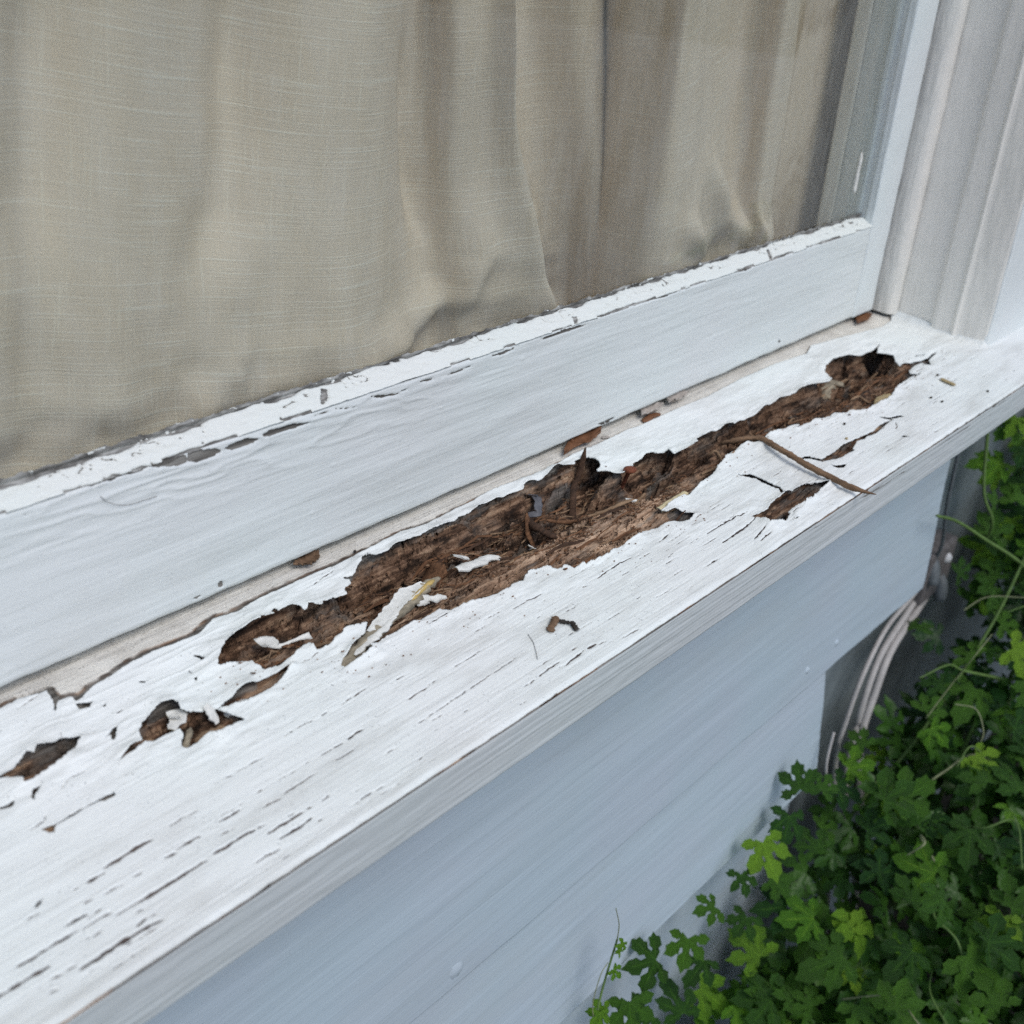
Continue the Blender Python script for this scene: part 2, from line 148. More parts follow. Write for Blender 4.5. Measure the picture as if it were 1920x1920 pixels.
# ---------------------------------------------------------------- node material helpers
class NM:
    def __init__(s, name):
        s.m = bpy.data.materials.new(name); s.m.use_nodes = True; s.t = s.m.node_tree
        s.b = s.t.nodes['Principled BSDF']; s.out = s.t.nodes['Material Output']
        s.tc = s.t.nodes.new('ShaderNodeTexCoord')
    def L(s, a, b): s.t.links.new(a, b)
    def N(s, ty): return s.t.nodes.new(ty)
    def noise(s, sc, detail=3, rough=0.55, src='Object', dist=0.0):
        mp = s.N('ShaderNodeMapping'); mp.inputs['Scale'].default_value = sc if hasattr(sc, '__len__') else (sc, sc, sc)
        s.L(s.tc.outputs[src], mp.inputs['Vector'])
        n = s.N('ShaderNodeTexNoise'); n.inputs['Scale'].default_value = 1; n.inputs['Detail'].default_value = detail; n.inputs['Roughness'].default_value = rough
        n.inputs['Distortion'].default_value = dist
        s.L(mp.outputs[0], n.inputs['Vector']); return n.outputs['Fac']
    def ramp(s, fac, stops, interp='LINEAR'):
        r = s.N('ShaderNodeValToRGB'); r.color_ramp.interpolation = interp; e = r.color_ramp.elements
        while len(e) < len(stops): e.new(0.5)
        for q, (p, c) in zip(e, stops): q.position = p; q.color = (c, c, c, 1) if not hasattr(c, '__len__') else (*c, 1)
        s.L(fac, r.inputs[0]); return r.outputs[0]
    def mix(s, fac, a, b, mode='MIX'):
        n = s.N('ShaderNodeMix'); n.data_type = 'RGBA'; n.blend_type = mode
        for sock, v in ((n.inputs[0], fac), (n.inputs[6], a), (n.inputs[7], b)):
            if isinstance(v, bpy.types.NodeSocket): s.L(v, sock)
            elif hasattr(v, '__len__'): sock.default_value = (*v, 1)
            else: sock.default_value = v
        return n.outputs[2]
    def math(s, op, a, b=0.0):
        n = s.N('ShaderNodeMath'); n.operation = op
        for sock, v in ((n.inputs[0], a), (n.inputs[1], b)):
            if isinstance(v, bpy.types.NodeSocket): s.L(v, sock)
            else: sock.default_value = v
        return n.outputs[0]
    def attr(s, name):
        a = s.N('ShaderNodeAttribute'); a.attribute_name = name; return a.outputs['Fac']
    def bump(s, h, dist, strength=1.0, prev=None):
        n = s.N('ShaderNodeBump'); n.inputs['Distance'].default_value = dist; n.inputs['Strength'].default_value = strength
        s.L(h, n.inputs['Height'])
        if prev is not None: s.L(prev, n.inputs['Normal'])
        return n.outputs[0]
    def set(s, color=None, rough=None, normal=None, spec=None):
        for k, v in (('Base Color', color), ('Roughness', rough), ('Normal', normal), ('Specular IOR Level', spec)):
            if v is None: continue
            if isinstance(v, bpy.types.NodeSocket): s.L(v, s.b.inputs[k])
            elif hasattr(v, '__len__'): s.b.inputs[k].default_value = (*v, 1)
            else: s.b.inputs[k].default_value = v
        return s.m

WOODBROWN = [(0.36, (0.014, 0.009, 0.007)), (0.44, (0.065, 0.037, 0.023)), (0.51, (0.17, 0.10, 0.063)), (0.58, (0.31, 0.20, 0.128)), (0.68, (0.48, 0.35, 0.235))]
def wood_color(n):
    a = n.noise((12, 420, 420), 5, 0.65); b = n.noise((45, 110, 110), 4, 0.6)
    f = n.math('ADD', n.math('MULTIPLY', a, 0.55), n.math('MULTIPLY', b, 0.45))
    return n.ramp(f, WOODBROWN), a, b
def paint_mat(name, tone, brush, speck=0.5, worn=None, rough=0.5, brushamt=0.00022, tintamt=0.35, dirt=None, streak=None, dirtamt=0.25):
    """old white exterior paint: faint tint drift, brush marks, mould specks; attribute 'worn' uncovers wood"""
    n = NM(name)
    t1 = n.noise(9, 3, 0.5); t2 = n.noise((6, 22, 22), 3, 0.6)
    c = n.mix(n.ramp(t1, [(0.38, 0.0), (0.62, 1.0)]), tuple(v * k for v, k in zip(tone, (0.965, 1.0, 1.0))), tuple(v * k for v, k in zip(tone, (0.995, 0.988, 1.0))))
    c = n.mix(tintamt, c, n.mix(t2, tuple(v * 0.86 for v in tone), tuple(min(1, v * 1.06) for v in tone)))
    sp = n.noise(1100, 2, 0.5); spm = n.noise(60, 2, 0.6)
    m = n.math('MULTIPLY', n.ramp(sp, [(0.66, 0.0), (0.72, 1.0)]), n.ramp(spm, [(0.42, 0.0), (0.62, speck)]))
    c = n.mix(m, c, (0.16, 0.17, 0.17))
    if dirt is not None:
        dn = n.noise(dirt, 4, 0.62); c = n.mix(n.ramp(dn, [(0.50, 0.0), (0.72, dirtamt)]), c, (0.33, 0.32, 0.28))
    bn = n.noise(brush, 3, 0.62); fine = n.noise(700, 1, 0.6)
    if streak:
        sk = n.noise(streak, 3, 0.65); c = n.mix(n.ramp(sk, [(0.52, 0.0), (0.72, 0.30)]), c, (0.42, 0.43, 0.43))
    h = n.math('ADD', n.math('MULTIPLY', bn, 1.0), n.math('MULTIPLY', fine, 0.12))
    nrm = n.bump(h, brushamt)
    rg = rough
    if worn is not None:
        w = n.attr('worn'); wc = worn(n)
        nz = n.noise(900, 2, 0.6)
        wm = n.ramp(n.math('ADD', w, n.math('MULTIPLY', n.math('SUBTRACT', nz, 0.5), 0.25)), [(0.42, 0.0), (0.58, 1.0)])
        c = n.mix(wm, c, wc); rg = n.ramp(wm, [(0, rough), (1, 0.9)])
    return n.set(c, rg, nrm, 0.4)
def greywood(n):
    a = n.noise((14, 500, 500), 4, 0.65)
    return n.ramp(a, [(0.28, (0.030, 0.028, 0.026)), (0.5, (0.13, 0.122, 0.11)), (0.72, (0.29, 0.28, 0.26))])
def puttyworn(n):
    a = n.noise((90, 300, 300), 4, 0.65)
    return n.ramp(a, [(0.34, (0.045, 0.042, 0.038)), (0.5, (0.19, 0.185, 0.175)), (0.66, (0.40, 0.40, 0.385))])
def crackwood(n):
    a = n.noise((20, 300, 300), 3, 0.6)
    return n.ramp(a, [(0.3, (0.035, 0.026, 0.024)), (0.7, (0.13, 0.10, 0.085))])
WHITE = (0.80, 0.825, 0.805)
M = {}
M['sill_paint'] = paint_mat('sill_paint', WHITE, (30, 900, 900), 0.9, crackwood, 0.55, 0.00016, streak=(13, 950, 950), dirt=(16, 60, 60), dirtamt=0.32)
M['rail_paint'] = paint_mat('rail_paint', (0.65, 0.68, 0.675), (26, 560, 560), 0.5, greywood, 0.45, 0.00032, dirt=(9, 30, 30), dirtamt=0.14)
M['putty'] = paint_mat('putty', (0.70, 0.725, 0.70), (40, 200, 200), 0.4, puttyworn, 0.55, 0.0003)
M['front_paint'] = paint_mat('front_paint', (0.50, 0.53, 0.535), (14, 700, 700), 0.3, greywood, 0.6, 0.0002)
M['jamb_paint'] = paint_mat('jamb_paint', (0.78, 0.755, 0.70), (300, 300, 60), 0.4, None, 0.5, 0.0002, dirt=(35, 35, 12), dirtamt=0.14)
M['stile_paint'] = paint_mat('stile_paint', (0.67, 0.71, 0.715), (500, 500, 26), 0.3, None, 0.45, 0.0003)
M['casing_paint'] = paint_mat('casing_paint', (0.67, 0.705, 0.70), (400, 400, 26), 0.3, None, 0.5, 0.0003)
M['siding_paint'] = paint_mat('siding_paint', (0.425, 0.495, 0.555), (12, 480, 480), 0.3, None, 0.5, 0.00026, 0.10, dirt=(5, 40, 18), dirtamt=0.16)
n = NM('rotten_wood')
wc, wa, wb = wood_color(n)
wc = n.mix(n.attr('tan'), wc, n.ramp(n.math('ADD', n.math('MULTIPLY', wa, 0.6), n.math('MULTIPLY', wb, 0.4)), [(0.36, (0.07, 0.040, 0.025)), (0.44, (0.32, 0.205, 0.135)), (0.53, (0.55, 0.385, 0.265)), (0.64, (0.72, 0.55, 0.40))]))
blk = n.noise((40, 150, 150), 3, 0.65); wc = n.mix(n.math('MULTIPLY', n.ramp(blk, [(0.50, 0.0), (0.62, 0.9)]), n.math('SUBTRACT', 1.0, n.math('MULTIPLY', n.attr('tan'), 0.75))), wc, (0.020, 0.014, 0.011))
gp = n.noise((22, 70, 70), 3, 0.6); wc = n.mix(n.ramp(gp, [(0.54, 0.0), (0.68, 0.6)]), wc, n.ramp(wa, [(0.35, (0.04, 0.033, 0.028)), (0.65, (0.22, 0.19, 0.16))]))
gw = greywood(n); wc = n.mix(n.attr('grey'), wc, gw)
cn = n.noise(50, 3, 0.6); cs = n.noise(1200, 2, 0.6)
cream = n.mix(n.ramp(cn, [(0.35, 0.0), (0.7, 1.0)]), (0.76, 0.735, 0.67), (0.62, 0.59, 0.53))
cream = n.mix(n.math('MULTIPLY', n.ramp(cs, [(0.6, 0.0), (0.68, 1.0)]), 0.7), cream, (0.12, 0.11, 0.10))
wc = n.mix(n.attr('cream'), wc, cream)
M['rotten_wood'] = n.set(wc, 0.9, n.bump(n.math('ADD', wa, n.math('MULTIPLY', wb, 0.6)), 0.0012), 0.15)
def simple(name, c, rough=0.8, var=0.25, sc=200, bumpd=0.0002, spec=0.3, stretch=None):
    n = NM(name); f = n.noise(stretch or sc, 4, 0.6)
    col = n.ramp(f, [(0.25, tuple(v * (1 - var) for v in c)), (0.75, tuple(min(1, v * (1 + var)) for v in c))])
    return n.set(col, rough, n.bump(f, bumpd), spec)
M['twig'] = simple('twig_bark', (0.17, 0.105, 0.062), 0.85, 0.6, stretch=(300, 40, 300), bumpd=0.0008)
M['splinter'] = simple('splinter_wood', (0.15, 0.075, 0.038), 0.9, 0.7, stretch=(60, 500, 500), bumpd=0.0006)
M['splinter_pale'] = simple('splinter_pale', (0.25, 0.165, 0.10), 0.9, 0.5, stretch=(60, 500, 500), bumpd=0.0005)
M['splinter_dark'] = simple('splinter_dark', (0.06, 0.033, 0.02), 0.9, 0.6, stretch=(60, 500, 500), bumpd=0.0005)
M['grey_splinter'] = simple('grey_splinter', (0.30, 0.26, 0.19), 0.9, 0.65, stretch=(80, 300, 300), bumpd=0.0008)
M['chip'] = simple('paint_chip', (0.70, 0.70, 0.66), 0.6, 0.16, 260, 0.0008)
M['chip_back'] = simple('paint_chip_back', (0.52, 0.44, 0.25), 0.8, 0.35, 300, 0.0003)
M['dry_leaf'] = simple('dry_leaf', (0.17, 0.078, 0.038), 0.6, 0.35, 120, 0.0003)
M['grey_leaf'] = simple('grey_leaf', (0.42, 0.38, 0.34), 0.7, 0.3, 120, 0.0003)
M['brown_bit'] = simple('brown_bit', (0.16, 0.10, 0.06), 0.8, 0.4, 300, 0.0003)
M['rust'] = simple('rust', (0.16, 0.05, 0.025), 0.85, 0.6, 500, 0.0006)
M['seed'] = simple('seed', (0.36, 0.28, 0.15), 0.6, 0.3, 400, 0.0002)
M['dark'] = simple('dark_speck', (0.04, 0.035, 0.03), 0.9, 0.3)
M['blue'] = simple('blue_chip', (0.11, 0.11, 0.12), 0.5, 0.3, 400)
M['hair'] = simple('hair', (0.10, 0.09, 0.08), 0.5, 0.2)
M['cable'] = simple('cable_sheath', (0.42, 0.40, 0.385), 0.55, 0.12, 90)
M['cable_dark'] = simple('cable_dark', (0.11, 0.125, 0.135), 0.5, 0.2)
M['metal'] = simple('connector_metal', (0.13, 0.12, 0.12), 0.45, 0.4, 150)
M['soil'] = simple('soil', (0.02, 0.018, 0.012), 0.95, 0.5, 40, 0.01)
M['shaded_wall'] = simple('shaded_wall', (0.16, 0.19, 0.20), 0.85, 0.35, 14, 0.0006)  # wall behind the cables: its shade is put into this darker colour
M['veil_paving'] = simple('veil_paving', (0.30, 0.295, 0.28), 0.9, 0.15, 8, 0.002)
M['room'] = simple('room_wall', (0.30, 0.28, 0.25), 0.9, 0.05, 5)
n = NM('stained_board')
st = n.noise((20, 8, 10), 3, 0.55, dist=0.8); gr = n.noise((120, 120, 8), 3, 0.6)
c = n.mix(gr, (0.66, 0.55, 0.43), (0.57, 0.47, 0.36))
c = n.mix(n.ramp(st, [(0.47, 0.0), (0.535, 0.55), (0.60, 0.28), (0.75, 0.40)]), c, (0.34, 0.24, 0.14))
M['stained'] = n.set(c, 0.6, n.bump(gr, 0.0003), 0.3)
# curtain: slubbed weave, slubs along the threads (attributes u, v in metres of cloth)
n = NM('curtain_linen')
cu = n.N('ShaderNodeCombineXYZ'); n.L(n.attr('cu'), cu.inputs[0]); n.L(n.attr('cv'), cu.inputs[1])
def cnoise(sx, sy, det, ro):
    mp = n.N('ShaderNodeMapping'); mp.inputs['Scale'].default_value = (sx, sy, 1); n.L(cu.outputs[0], mp.inputs['Vector'])
    q = n.N('ShaderNodeTexNoise'); q.inputs['Scale'].default_value = 1; q.inputs['Detail'].default_value = det; q.inputs['Roughness'].default_value = ro
    n.L(mp.outputs[0], q.inputs['Vector']); return q.outputs['Fac']
wf = cnoise(16, 1100, 2, 0.6); wp = cnoise(1000, 20, 2, 0.6); big = cnoise(60, 9, 3, 0.5)
slub = n.ramp(wf, [(0.57, 0.0), (0.64, 1.0)]); slubv = n.ramp(wp, [(0.58, 0.0), (0.66, 1.0)])
c = n.mix(big, (0.61, 0.51, 0.40), (0.71, 0.605, 0.485))
c = n.mix(n.math('MULTIPLY', slub, 0.55), c, (0.82, 0.77, 0.67)); c = n.mix(n.math('MULTIPLY', slubv, 0.40), c, (0.80, 0.73, 0.61))
stc = cnoise(26, 20, 4, 0.6); c = n.mix(n.math('MULTIPLY', n.ramp(stc, [(0.60, 0.0), (0.70, 0.5)]), n.attr('stain')), c, (0.22, 0.15, 0.07))
mo = cnoise(420, 420, 2, 0.5); c = n.mix(n.math('MULTIPLY', n.ramp(mo, [(0.64, 0.0), (0.70, 0.55)]), n.attr('mould')), c, (0.13, 0.10, 0.08))
h = n.math('ADD', n.math('MULTIPLY', wf, 0.8), n.math('MULTIPLY', wp, 0.5))
M['curtain'] = n.set(c, 0.58, n.bump(h, 0.0004), 0.4)
# window glass: clear, with the Fresnel reflection of a thin pane and a little dust, strengthened to paint in a reflected haze
n = NM('window_glass'); n.t.nodes.remove(n.b)
tr = n.N('ShaderNodeBsdfTransparent'); tr.inputs[0].default_value = (0.93, 0.95, 0.94, 1)
gl = n.N('ShaderNodeBsdfGlossy'); gl.inputs['Roughness'].default_value = 0.03
fr = n.N('ShaderNodeFresnel'); fr.inputs['IOR'].default_value = 1.5
ms = n.N('ShaderNodeMixShader'); geo = n.N('ShaderNodeNewGeometry'); n.L(n.math('MULTIPLY', n.math('MULTIPLY', fr.outputs[0], 1.7), n.math('SUBTRACT', 1.0, geo.outputs['Backfacing'])), ms.inputs[0]); n.L(tr.outputs[0], ms.inputs[1]); n.L(gl.outputs[0], ms.inputs[2])
df = n.N('ShaderNodeBsdfDiffuse'); df.inputs[0].default_value = (0.55, 0.55, 0.52, 1)
ms2 = n.N('ShaderNodeMixShader'); n.L(n.ramp(n.noise((70, 70, 16), 5, 0.72), [(0.40, 0.015), (0.75, 0.15)]), ms2.inputs[0]); n.L(ms.outputs[0], ms2.inputs[1]); n.L(df.outputs[0], ms2.inputs[2])
n.L(ms2.outputs[0], n.out.inputs[0]); M['glass'] = n.m
def leafmat(name, c1, c2):
    n = NM(name); oi = n.N('ShaderNodeObjectInfo'); f = n.noise(60, 3, 0.6)
    c = n.mix(n.ramp(n.math('ADD', n.math('MULTIPLY', oi.outputs['Random'], 0.7), n.math('MULTIPLY', f, 0.3)), [(0.2, 0.0), (0.8, 1.0)]), c1, c2)
    c = n.mix(n.ramp(n.attr('vein'), [(0.82, 0.0), (1.0, 0.35)]), c, tuple(v * 1.7 for v in c2))
    n.set(c, 0.40, n.bump(n.noise(260, 2, 0.6), 0.0009), 0.4)
    t = n.N('ShaderNodeBsdfTranslucent'); n.L(n.mix(1.0, c, (1.0, 1.25, 0.35), 'MULTIPLY'), t.inputs[0])
    s = n.N('ShaderNodeMixShader'); s.inputs[0].default_value = 0.28; n.L(n.b.outputs[0], s.inputs[1]); n.L(t.outputs[0], s.inputs[2]); n.L(s.outputs[0], n.out.inputs[0])
    return n.m
M['leaf'] = leafmat('vine_leaf', (0.022, 0.078, 0.016), (0.082, 0.20, 0.022))
M['leaf_young'] = leafmat('vine_leaf_young', (0.095, 0.25, 0.020), (0.22, 0.40, 0.035))
M['stem'] = simple('vine_stem', (0.10, 0.17, 0.045), 0.6, 0.3, 90)
M['tendril'] = simple('tendril', (0.22, 0.24, 0.13), 0.6, 0.3, 90)
M['petal'] = simple('petal', (0.75, 0.50, 0.03), 0.6, 0.15, 90)

# ---------------------------------------------------------------- ground
g = 40
obj('ground', mesh('ground', [(-g, -g, -0.78), (g, -g, -0.78), (g, g, -0.78), (-g, g, -0.78)], [(0, 1, 2, 3)], M['soil']), kind='structure')
obj('path', mesh('path', [(-8, -9, -0.774), (9, -9, -0.774), (9, -0.95, -0.774), (-8, -0.95, -0.774)], [(0, 1, 2, 3)], M['veil_paving']), kind='structure')  # unseen path, added so the pane reflects a pale veil and bounce light

# ---------------------------------------------------------------- window sill: rotten board under a lifting paint film
def plane_z(y): return -0.005 + 0.06 * y
SX0, SX1, SFRONT = -0.30, 1.12, -0.143
xs = [0.045]
while xs[-1] < 0.935: xs.append(xs[-1] + 0.00041 + 0.00046 * max(0, xs[-1] - 0.08) / 0.8)
xs = np.concatenate([np.linspace(SX0, 0.0435, 60), np.array(xs), np.linspace(xs[-1] + 0.003, SX1, 30)])
ys = np.linspace(-0.1436, 0.018, 330)
GX, GY = np.meshgrid(xs, ys); NR, NC = GX.shape; DY = ys[1] - ys[0]
SD = np.full(GX.shape, -0.030)
jag = (fbm(GX / 0.0035, GY / 0.0022, 3, 5) - 0.5) * 0.0014
MAIN = None; inside_main = None; HOLEDEP = np.zeros(GX.shape); SDB = np.full(GX.shape, -0.030)
def sub(poly, m=0.014):
    p = np.asarray(poly, float)
    c0, c1 = np.searchsorted(xs, [p[:, 0].min() - m, p[:, 0].max() + m]); r0, r1 = np.searchsorted(ys, [p[:, 1].min() - m, p[:, 1].max() + m])
    return slice(max(0, r0), min(NR, r1)), slice(max(0, c0), min(NC, c1))
for k, h in enumerate(HOLES):
    p = np.array(h, float) * 1e-4; rs, cs = sub(p)
    s = poly_sd(GX[rs, cs], GY[rs, cs], p)
    if k == 0: inside_main = np.zeros(GX.shape, bool); inside_main[rs, cs] = s > 0
    SD[rs, cs] = np.maximum(SD[rs, cs], s)
    if k in (0, 1, 2, 3, 17): SDB[rs, cs] = np.maximum(SDB[rs, cs], s)
    big = 0.006 if k in (1, 2, 3) else (0.0045 if k in (17, 18) else 0.003)
    if k: HOLEDEP[rs, cs] = np.maximum(HOLEDEP[rs, cs], big * sstep(-0.008, 0.003, s))
SD += np.where(SD > -0.012, jag, 0)
SDH = SD.copy()                                        # holes only
rear = np.array(REAR, float) * 1e-4
rearpoly = np.vstack([[(-0.35, -0.006), (0.10, -0.006)], rear, [(0.93, -0.004), (0.945, 0.03), (-0.35, 0.03)]])
rs, cs = slice(int(np.searchsorted(ys, -0.035)), NR), slice(0, NC)
SR = np.full(GX.shape, -0.03); SR[rs, cs] = poly_sd(GX[rs, cs], GY[rs, cs], rearpoly) + jag[rs, cs] * 0.7
SF = (SFRONT + 0.0002 + 0.0009 * (fbm(GX[0] / 0.009, GX[0] * 0, 4, 77) - 0.35))[None, :] - GY   # ragged front edge
SDA = np.maximum(np.maximum(SD, SR), SF)
# cracks along the grain
WORN = np.zeros(GX.shape); CDEP = np.zeros(GX.shape)
extra = []
rr = random.Random(11)
for i in range(110):                                    # short open checks between the traced ones
    x = rr.uniform(0.05, 0.90); t = rr.random(); y = -0.138 + 0.055 * t * t + (0.0 if x < 0.35 else rr.uniform(0, 0.02)); L = rr.uniform(0.003, 0.016)
    extra.append((rr.uniform(2.0, 4.5), [(x * 1e4, y * 1e4), ((x + L / 2) * 1e4, (y + rr.uniform(-3, 3) * 1e-4) * 1e4), ((x + L) * 1e4, (y + rr.uniform(-4, 4) * 1e-4) * 1e4)]))
for i in range(90):                                     # long hairlines following the grain
    x = rr.uniform(0.03, 0.80); y = rr.uniform(-0.139, -0.078 if x > 0.25 else -0.05); L = rr.uniform(0.03, 0.13); pts = []
    for t in np.linspace(0, 1, 7): y += rr.gauss(0, 0.00022); pts.append(((x + L * t) * 1e4, y * 1e4))
    extra.append((rr.uniform(0.4, 1.3), pts))
for w, pl in CRACKS + extra:
    p = np.array(pl, float) * 1e-4; rs, cs = sub(p, 0.004); x, y = GX[rs, cs], GY[rs, cs]
    if x.size == 0: continue
    d, t = line_d(x, y + (fbm(x / 0.004, y / 0.002, 2, 9) - 0.5) * 0.0009, p)
    hw = w * 0.5e-4 * (0.35 + 0.65 * np.sqrt(np.clip(4 * t * (1 - t), 0, 1))) * (0.55 + 0.9 * vn(x / 0.0025, y / 0.004, 3))
    m = (1 - sstep(-0.00030, 0.00030, d - hw)) * (1.0 if w > 1.4 else 0.72)
    WORN[rs, cs] = np.maximum(WORN[rs, cs], m); CDEP[rs, cs] = np.maximum(CDEP[rs, cs], m)
# film height
D = np.maximum(-SDB, 0); DA = np.maximum(-SDA, 0)
cn = fbm(GX / 0.022, GY / 0.013, 2, 21)
curl = np.clip(cn - 0.36, 0, 1) * 0.0095 * np.exp(-D / 0.0036)
curl *= 1 - 0.75 * sstep(0.55, 0.9, GX)
buck = (fbm(GX / 0.020, GY / 0.009, 3, 33) - 0.45) * 0.0038 * np.exp(-D / 0.015) * sstep(0.0, 0.004, D)
wrk = 0.0009 * (1 - np.abs(2 * vn(GX / 0.030, GY / 0.0045 + 0.6 * fbm(GX / 0.02, GY / 0.02, 2, 4), 41) - 1)) ** 3 * np.exp(-((GX - 0.21) / 0.075) ** 2 - ((GY + 0.038) / 0.030) ** 2)
grain = (fbm(GX / 0.045, GY / 0.0013, 3, 50) - 0.5) * 0.00038 + (fbm(GX / 0.12, GY / 0.012, 2, 51) - 0.5) * 0.0007
FH = 0.0007 + np.clip(curl + buck, -0.0004, 0.0055) + wrk + grain * sstep(0, 0.003, DA) - 0.0009 * CDEP
FH -= 0.0018 * sstep(SFRONT + 0.0022, SFRONT - 0.0008, GY)
FH += 0.0050 * np.exp(-np.abs(0.915 - GX) / 0.0025) * sstep(-0.097, -0.090, GY) * (GX < 0.922)
# snap vertices to the torn outline so it reads as a torn edge, not as a grid
gy, gx = np.gradient(SDA, ys, xs); gl2 = gx * gx + gy * gy + 1e-9
cell = np.gradient(xs)[None, :] * 0.5 + DY * 0.5
near = np.abs(SDA) < 0.62 * cell
FX = np.where(near, GX - SDA * gx / gl2, GX); FY = np.where(near, GY - SDA * gy / gl2, GY)
S2 = np.where(near, 0, SDA).ravel()
quads = grid_faces(NR, NC)
keep = (S2[quads] <= 1e-9).all(1) & ~((S2[quads] == 0).all(1))
fq = quads[keep]
used = np.unique(fq); remap = np.full(NR * NC, -1); remap[used] = np.arange(len(used))
fv = np.stack([FX.ravel(), FY.ravel(), (plane_z(FY) + FH).ravel()], 1)[used]; fq = remap[fq]; fw = WORN.ravel()[used]
e = np.concatenate([fq[:, [0, 1]], fq[:, [1, 2]], fq[:, [2, 3]], fq[:, [3, 0]]]); es = np.sort(e, 1)
key = es[:, 0].astype(np.int64) * (len(fv) + 1) + es[:, 1]; _, inv, cnt = np.unique(key, return_inverse=True, return_counts=True)
be = e[cnt[inv] == 1]                                    # open edges get a paint-thick lip
bu = np.unique(be); bm_ = np.full(len(fv), -1); bm_[bu] = len(fv) + np.arange(len(bu))
lip = fv[bu].copy(); lip[:, 2] -= 0.00065
fv2 = np.vstack([fv, lip]); lq = np.stack([be[:, 1], be[:, 0], bm_[be[:, 0]], bm_[be[:, 1]]], 1)
SILL = empty('window_sill', (0.4, -0.07, -0.04), 'white painted wooden window sill, rotted open in long brown holes', 'window sill')
obj('paint_layer', mesh('paint_layer', fv2, np.vstack([fq, lq]), M['sill_paint'], attrs={'worn': np.concatenate([fw, fw[bu] * 0])}), SILL)
# wood under the film
ins_c = inside_main.any(0); ylo = np.where(ins_c, np.where(inside_main, GY, 9).min(0), np.nan); yhi = np.where(ins_c, np.where(inside_main, GY, -9).max(0), np.nan)
ok = ~np.isnan(ylo); idx = np.arange(NC)
ylo = np.interp(idx, idx[ok], ylo[ok]); yhi = np.interp(idx, idx[ok], yhi[ok])
ker = np.hanning(41); ker /= ker.sum(); ylo = np.convolve(np.pad(ylo, 20, 'edge'), ker, 'valid'); yhi = np.convolve(np.pad(yhi, 20, 'edge'), ker, 'valid')
V = np.clip((GY - ylo[None]) / (yhi - ylo + 0.004)[None], -0.3, 1.25)
dloc = 0.0045 + 0.0140 * np.clip(V, 0, 1.2) ** 1.3
dloc *= 0.70 + 0.7 * fbm(GX / 0.05, GY / 0.02, 2, 61)
ridge = np.exp(-((V - (0.38 + 0.25 * (fbm(GX / 0.06, GX * 0, 2, 62) - 0.5))) / 0.16) ** 2) * 0.0035
fad = sstep(-0.0045 - 0.004 * np.clip(V, 0, 1), 0.0035, SDH) * sstep(-0.006, 0.0, np.where(inside_main, 1, SDH))
near_main = np.zeros(GX.shape, bool); rs, cs = sub(np.array(HOLES[0], float) * 1e-4, 0.012); near_main[rs, cs] = True
mainsd = np.full(GX.shape, -0.03); mainsd[rs, cs] = poly_sd(GX[rs, cs], GY[rs, cs], np.array(HOLES[0], float) * 1e-4)
Vc = np.clip(V, 0, 1) ** 2; pock = fbm(GX / 0.018, GY / 0.010, 2, 65)
fadm = sstep(-0.0035 - 0.0100 * Vc, 0.0040 - 0.0030 * Vc, mainsd + (pock - 0.5) * 0.007)
warp = (fbm(GX / 0.03, GY / 0.012, 2, 70) - 0.5) * 0.006
fib = np.abs(2 * fbm(GX / 0.035, (GY + warp) / 0.0016, 3, 71) - 1)
fib2 = fbm(GX / 0.012, (GY + warp * 0.5) / 0.0007, 2, 72)
ter = fbm(GX / 0.030, (GY + warp) / 0.0055, 3, 73); ter = (np.floor(ter * 6) + sstep(0.75, 1.0, (ter * 6) % 1)) / 6
dep = np.maximum((dloc - ridge) * fadm, HOLEDEP)
backd = np.maximum(0, -SR - 0.0012)                      # keeps a sloping back wall under the film
dep = np.minimum(dep, 0.0003 + 1.7 * backd + 0.6 * np.clip(backd - 0.006, 0, 1))
tren = np.exp(-((V - 0.62 - 0.25 * (fbm(GX / 0.03, GX * 0, 2, 67) - 0.5)) / 0.10) ** 2) * sstep(0.40, 0.56, fbm(GX / 0.06, GX * 0, 2, 68)) * sstep(0.002, 0.006, mainsd)
dep = dep + 0.015 * tren
pit = sstep(0.56, 0.70, fbm(GX / 0.028, (GY + warp) / 0.0065, 2, 66)) * sstep(0.30, 0.55, V) * sstep(0.0, 0.003, mainsd) * sstep(0.0025, 0.006, backd); dep = dep + 0.011 * pit
rough = np.clip(dep / 0.004, 0, 1)
WH = -0.0009 - dep + rough * ((0.32 - fib) * 0.0050 + (fib2 - 0.5) * 0.0018 + (ter - 0.5) * 0.0095 * (0.35 + 0.65 * sstep(0.30, 0.60, V)))
crev = np.abs(2 * fbm(GX / 0.075, (GY + warp * 1.3) / 0.0042, 2, 74) - 1); WH -= rough * 0.0055 * np.exp(-(crev / 0.075) ** 2) * sstep(0.35, 0.6, fbm(GX / 0.05, GY / 0.02, 2, 75))
WH = np.minimum(WH, -0.0006)
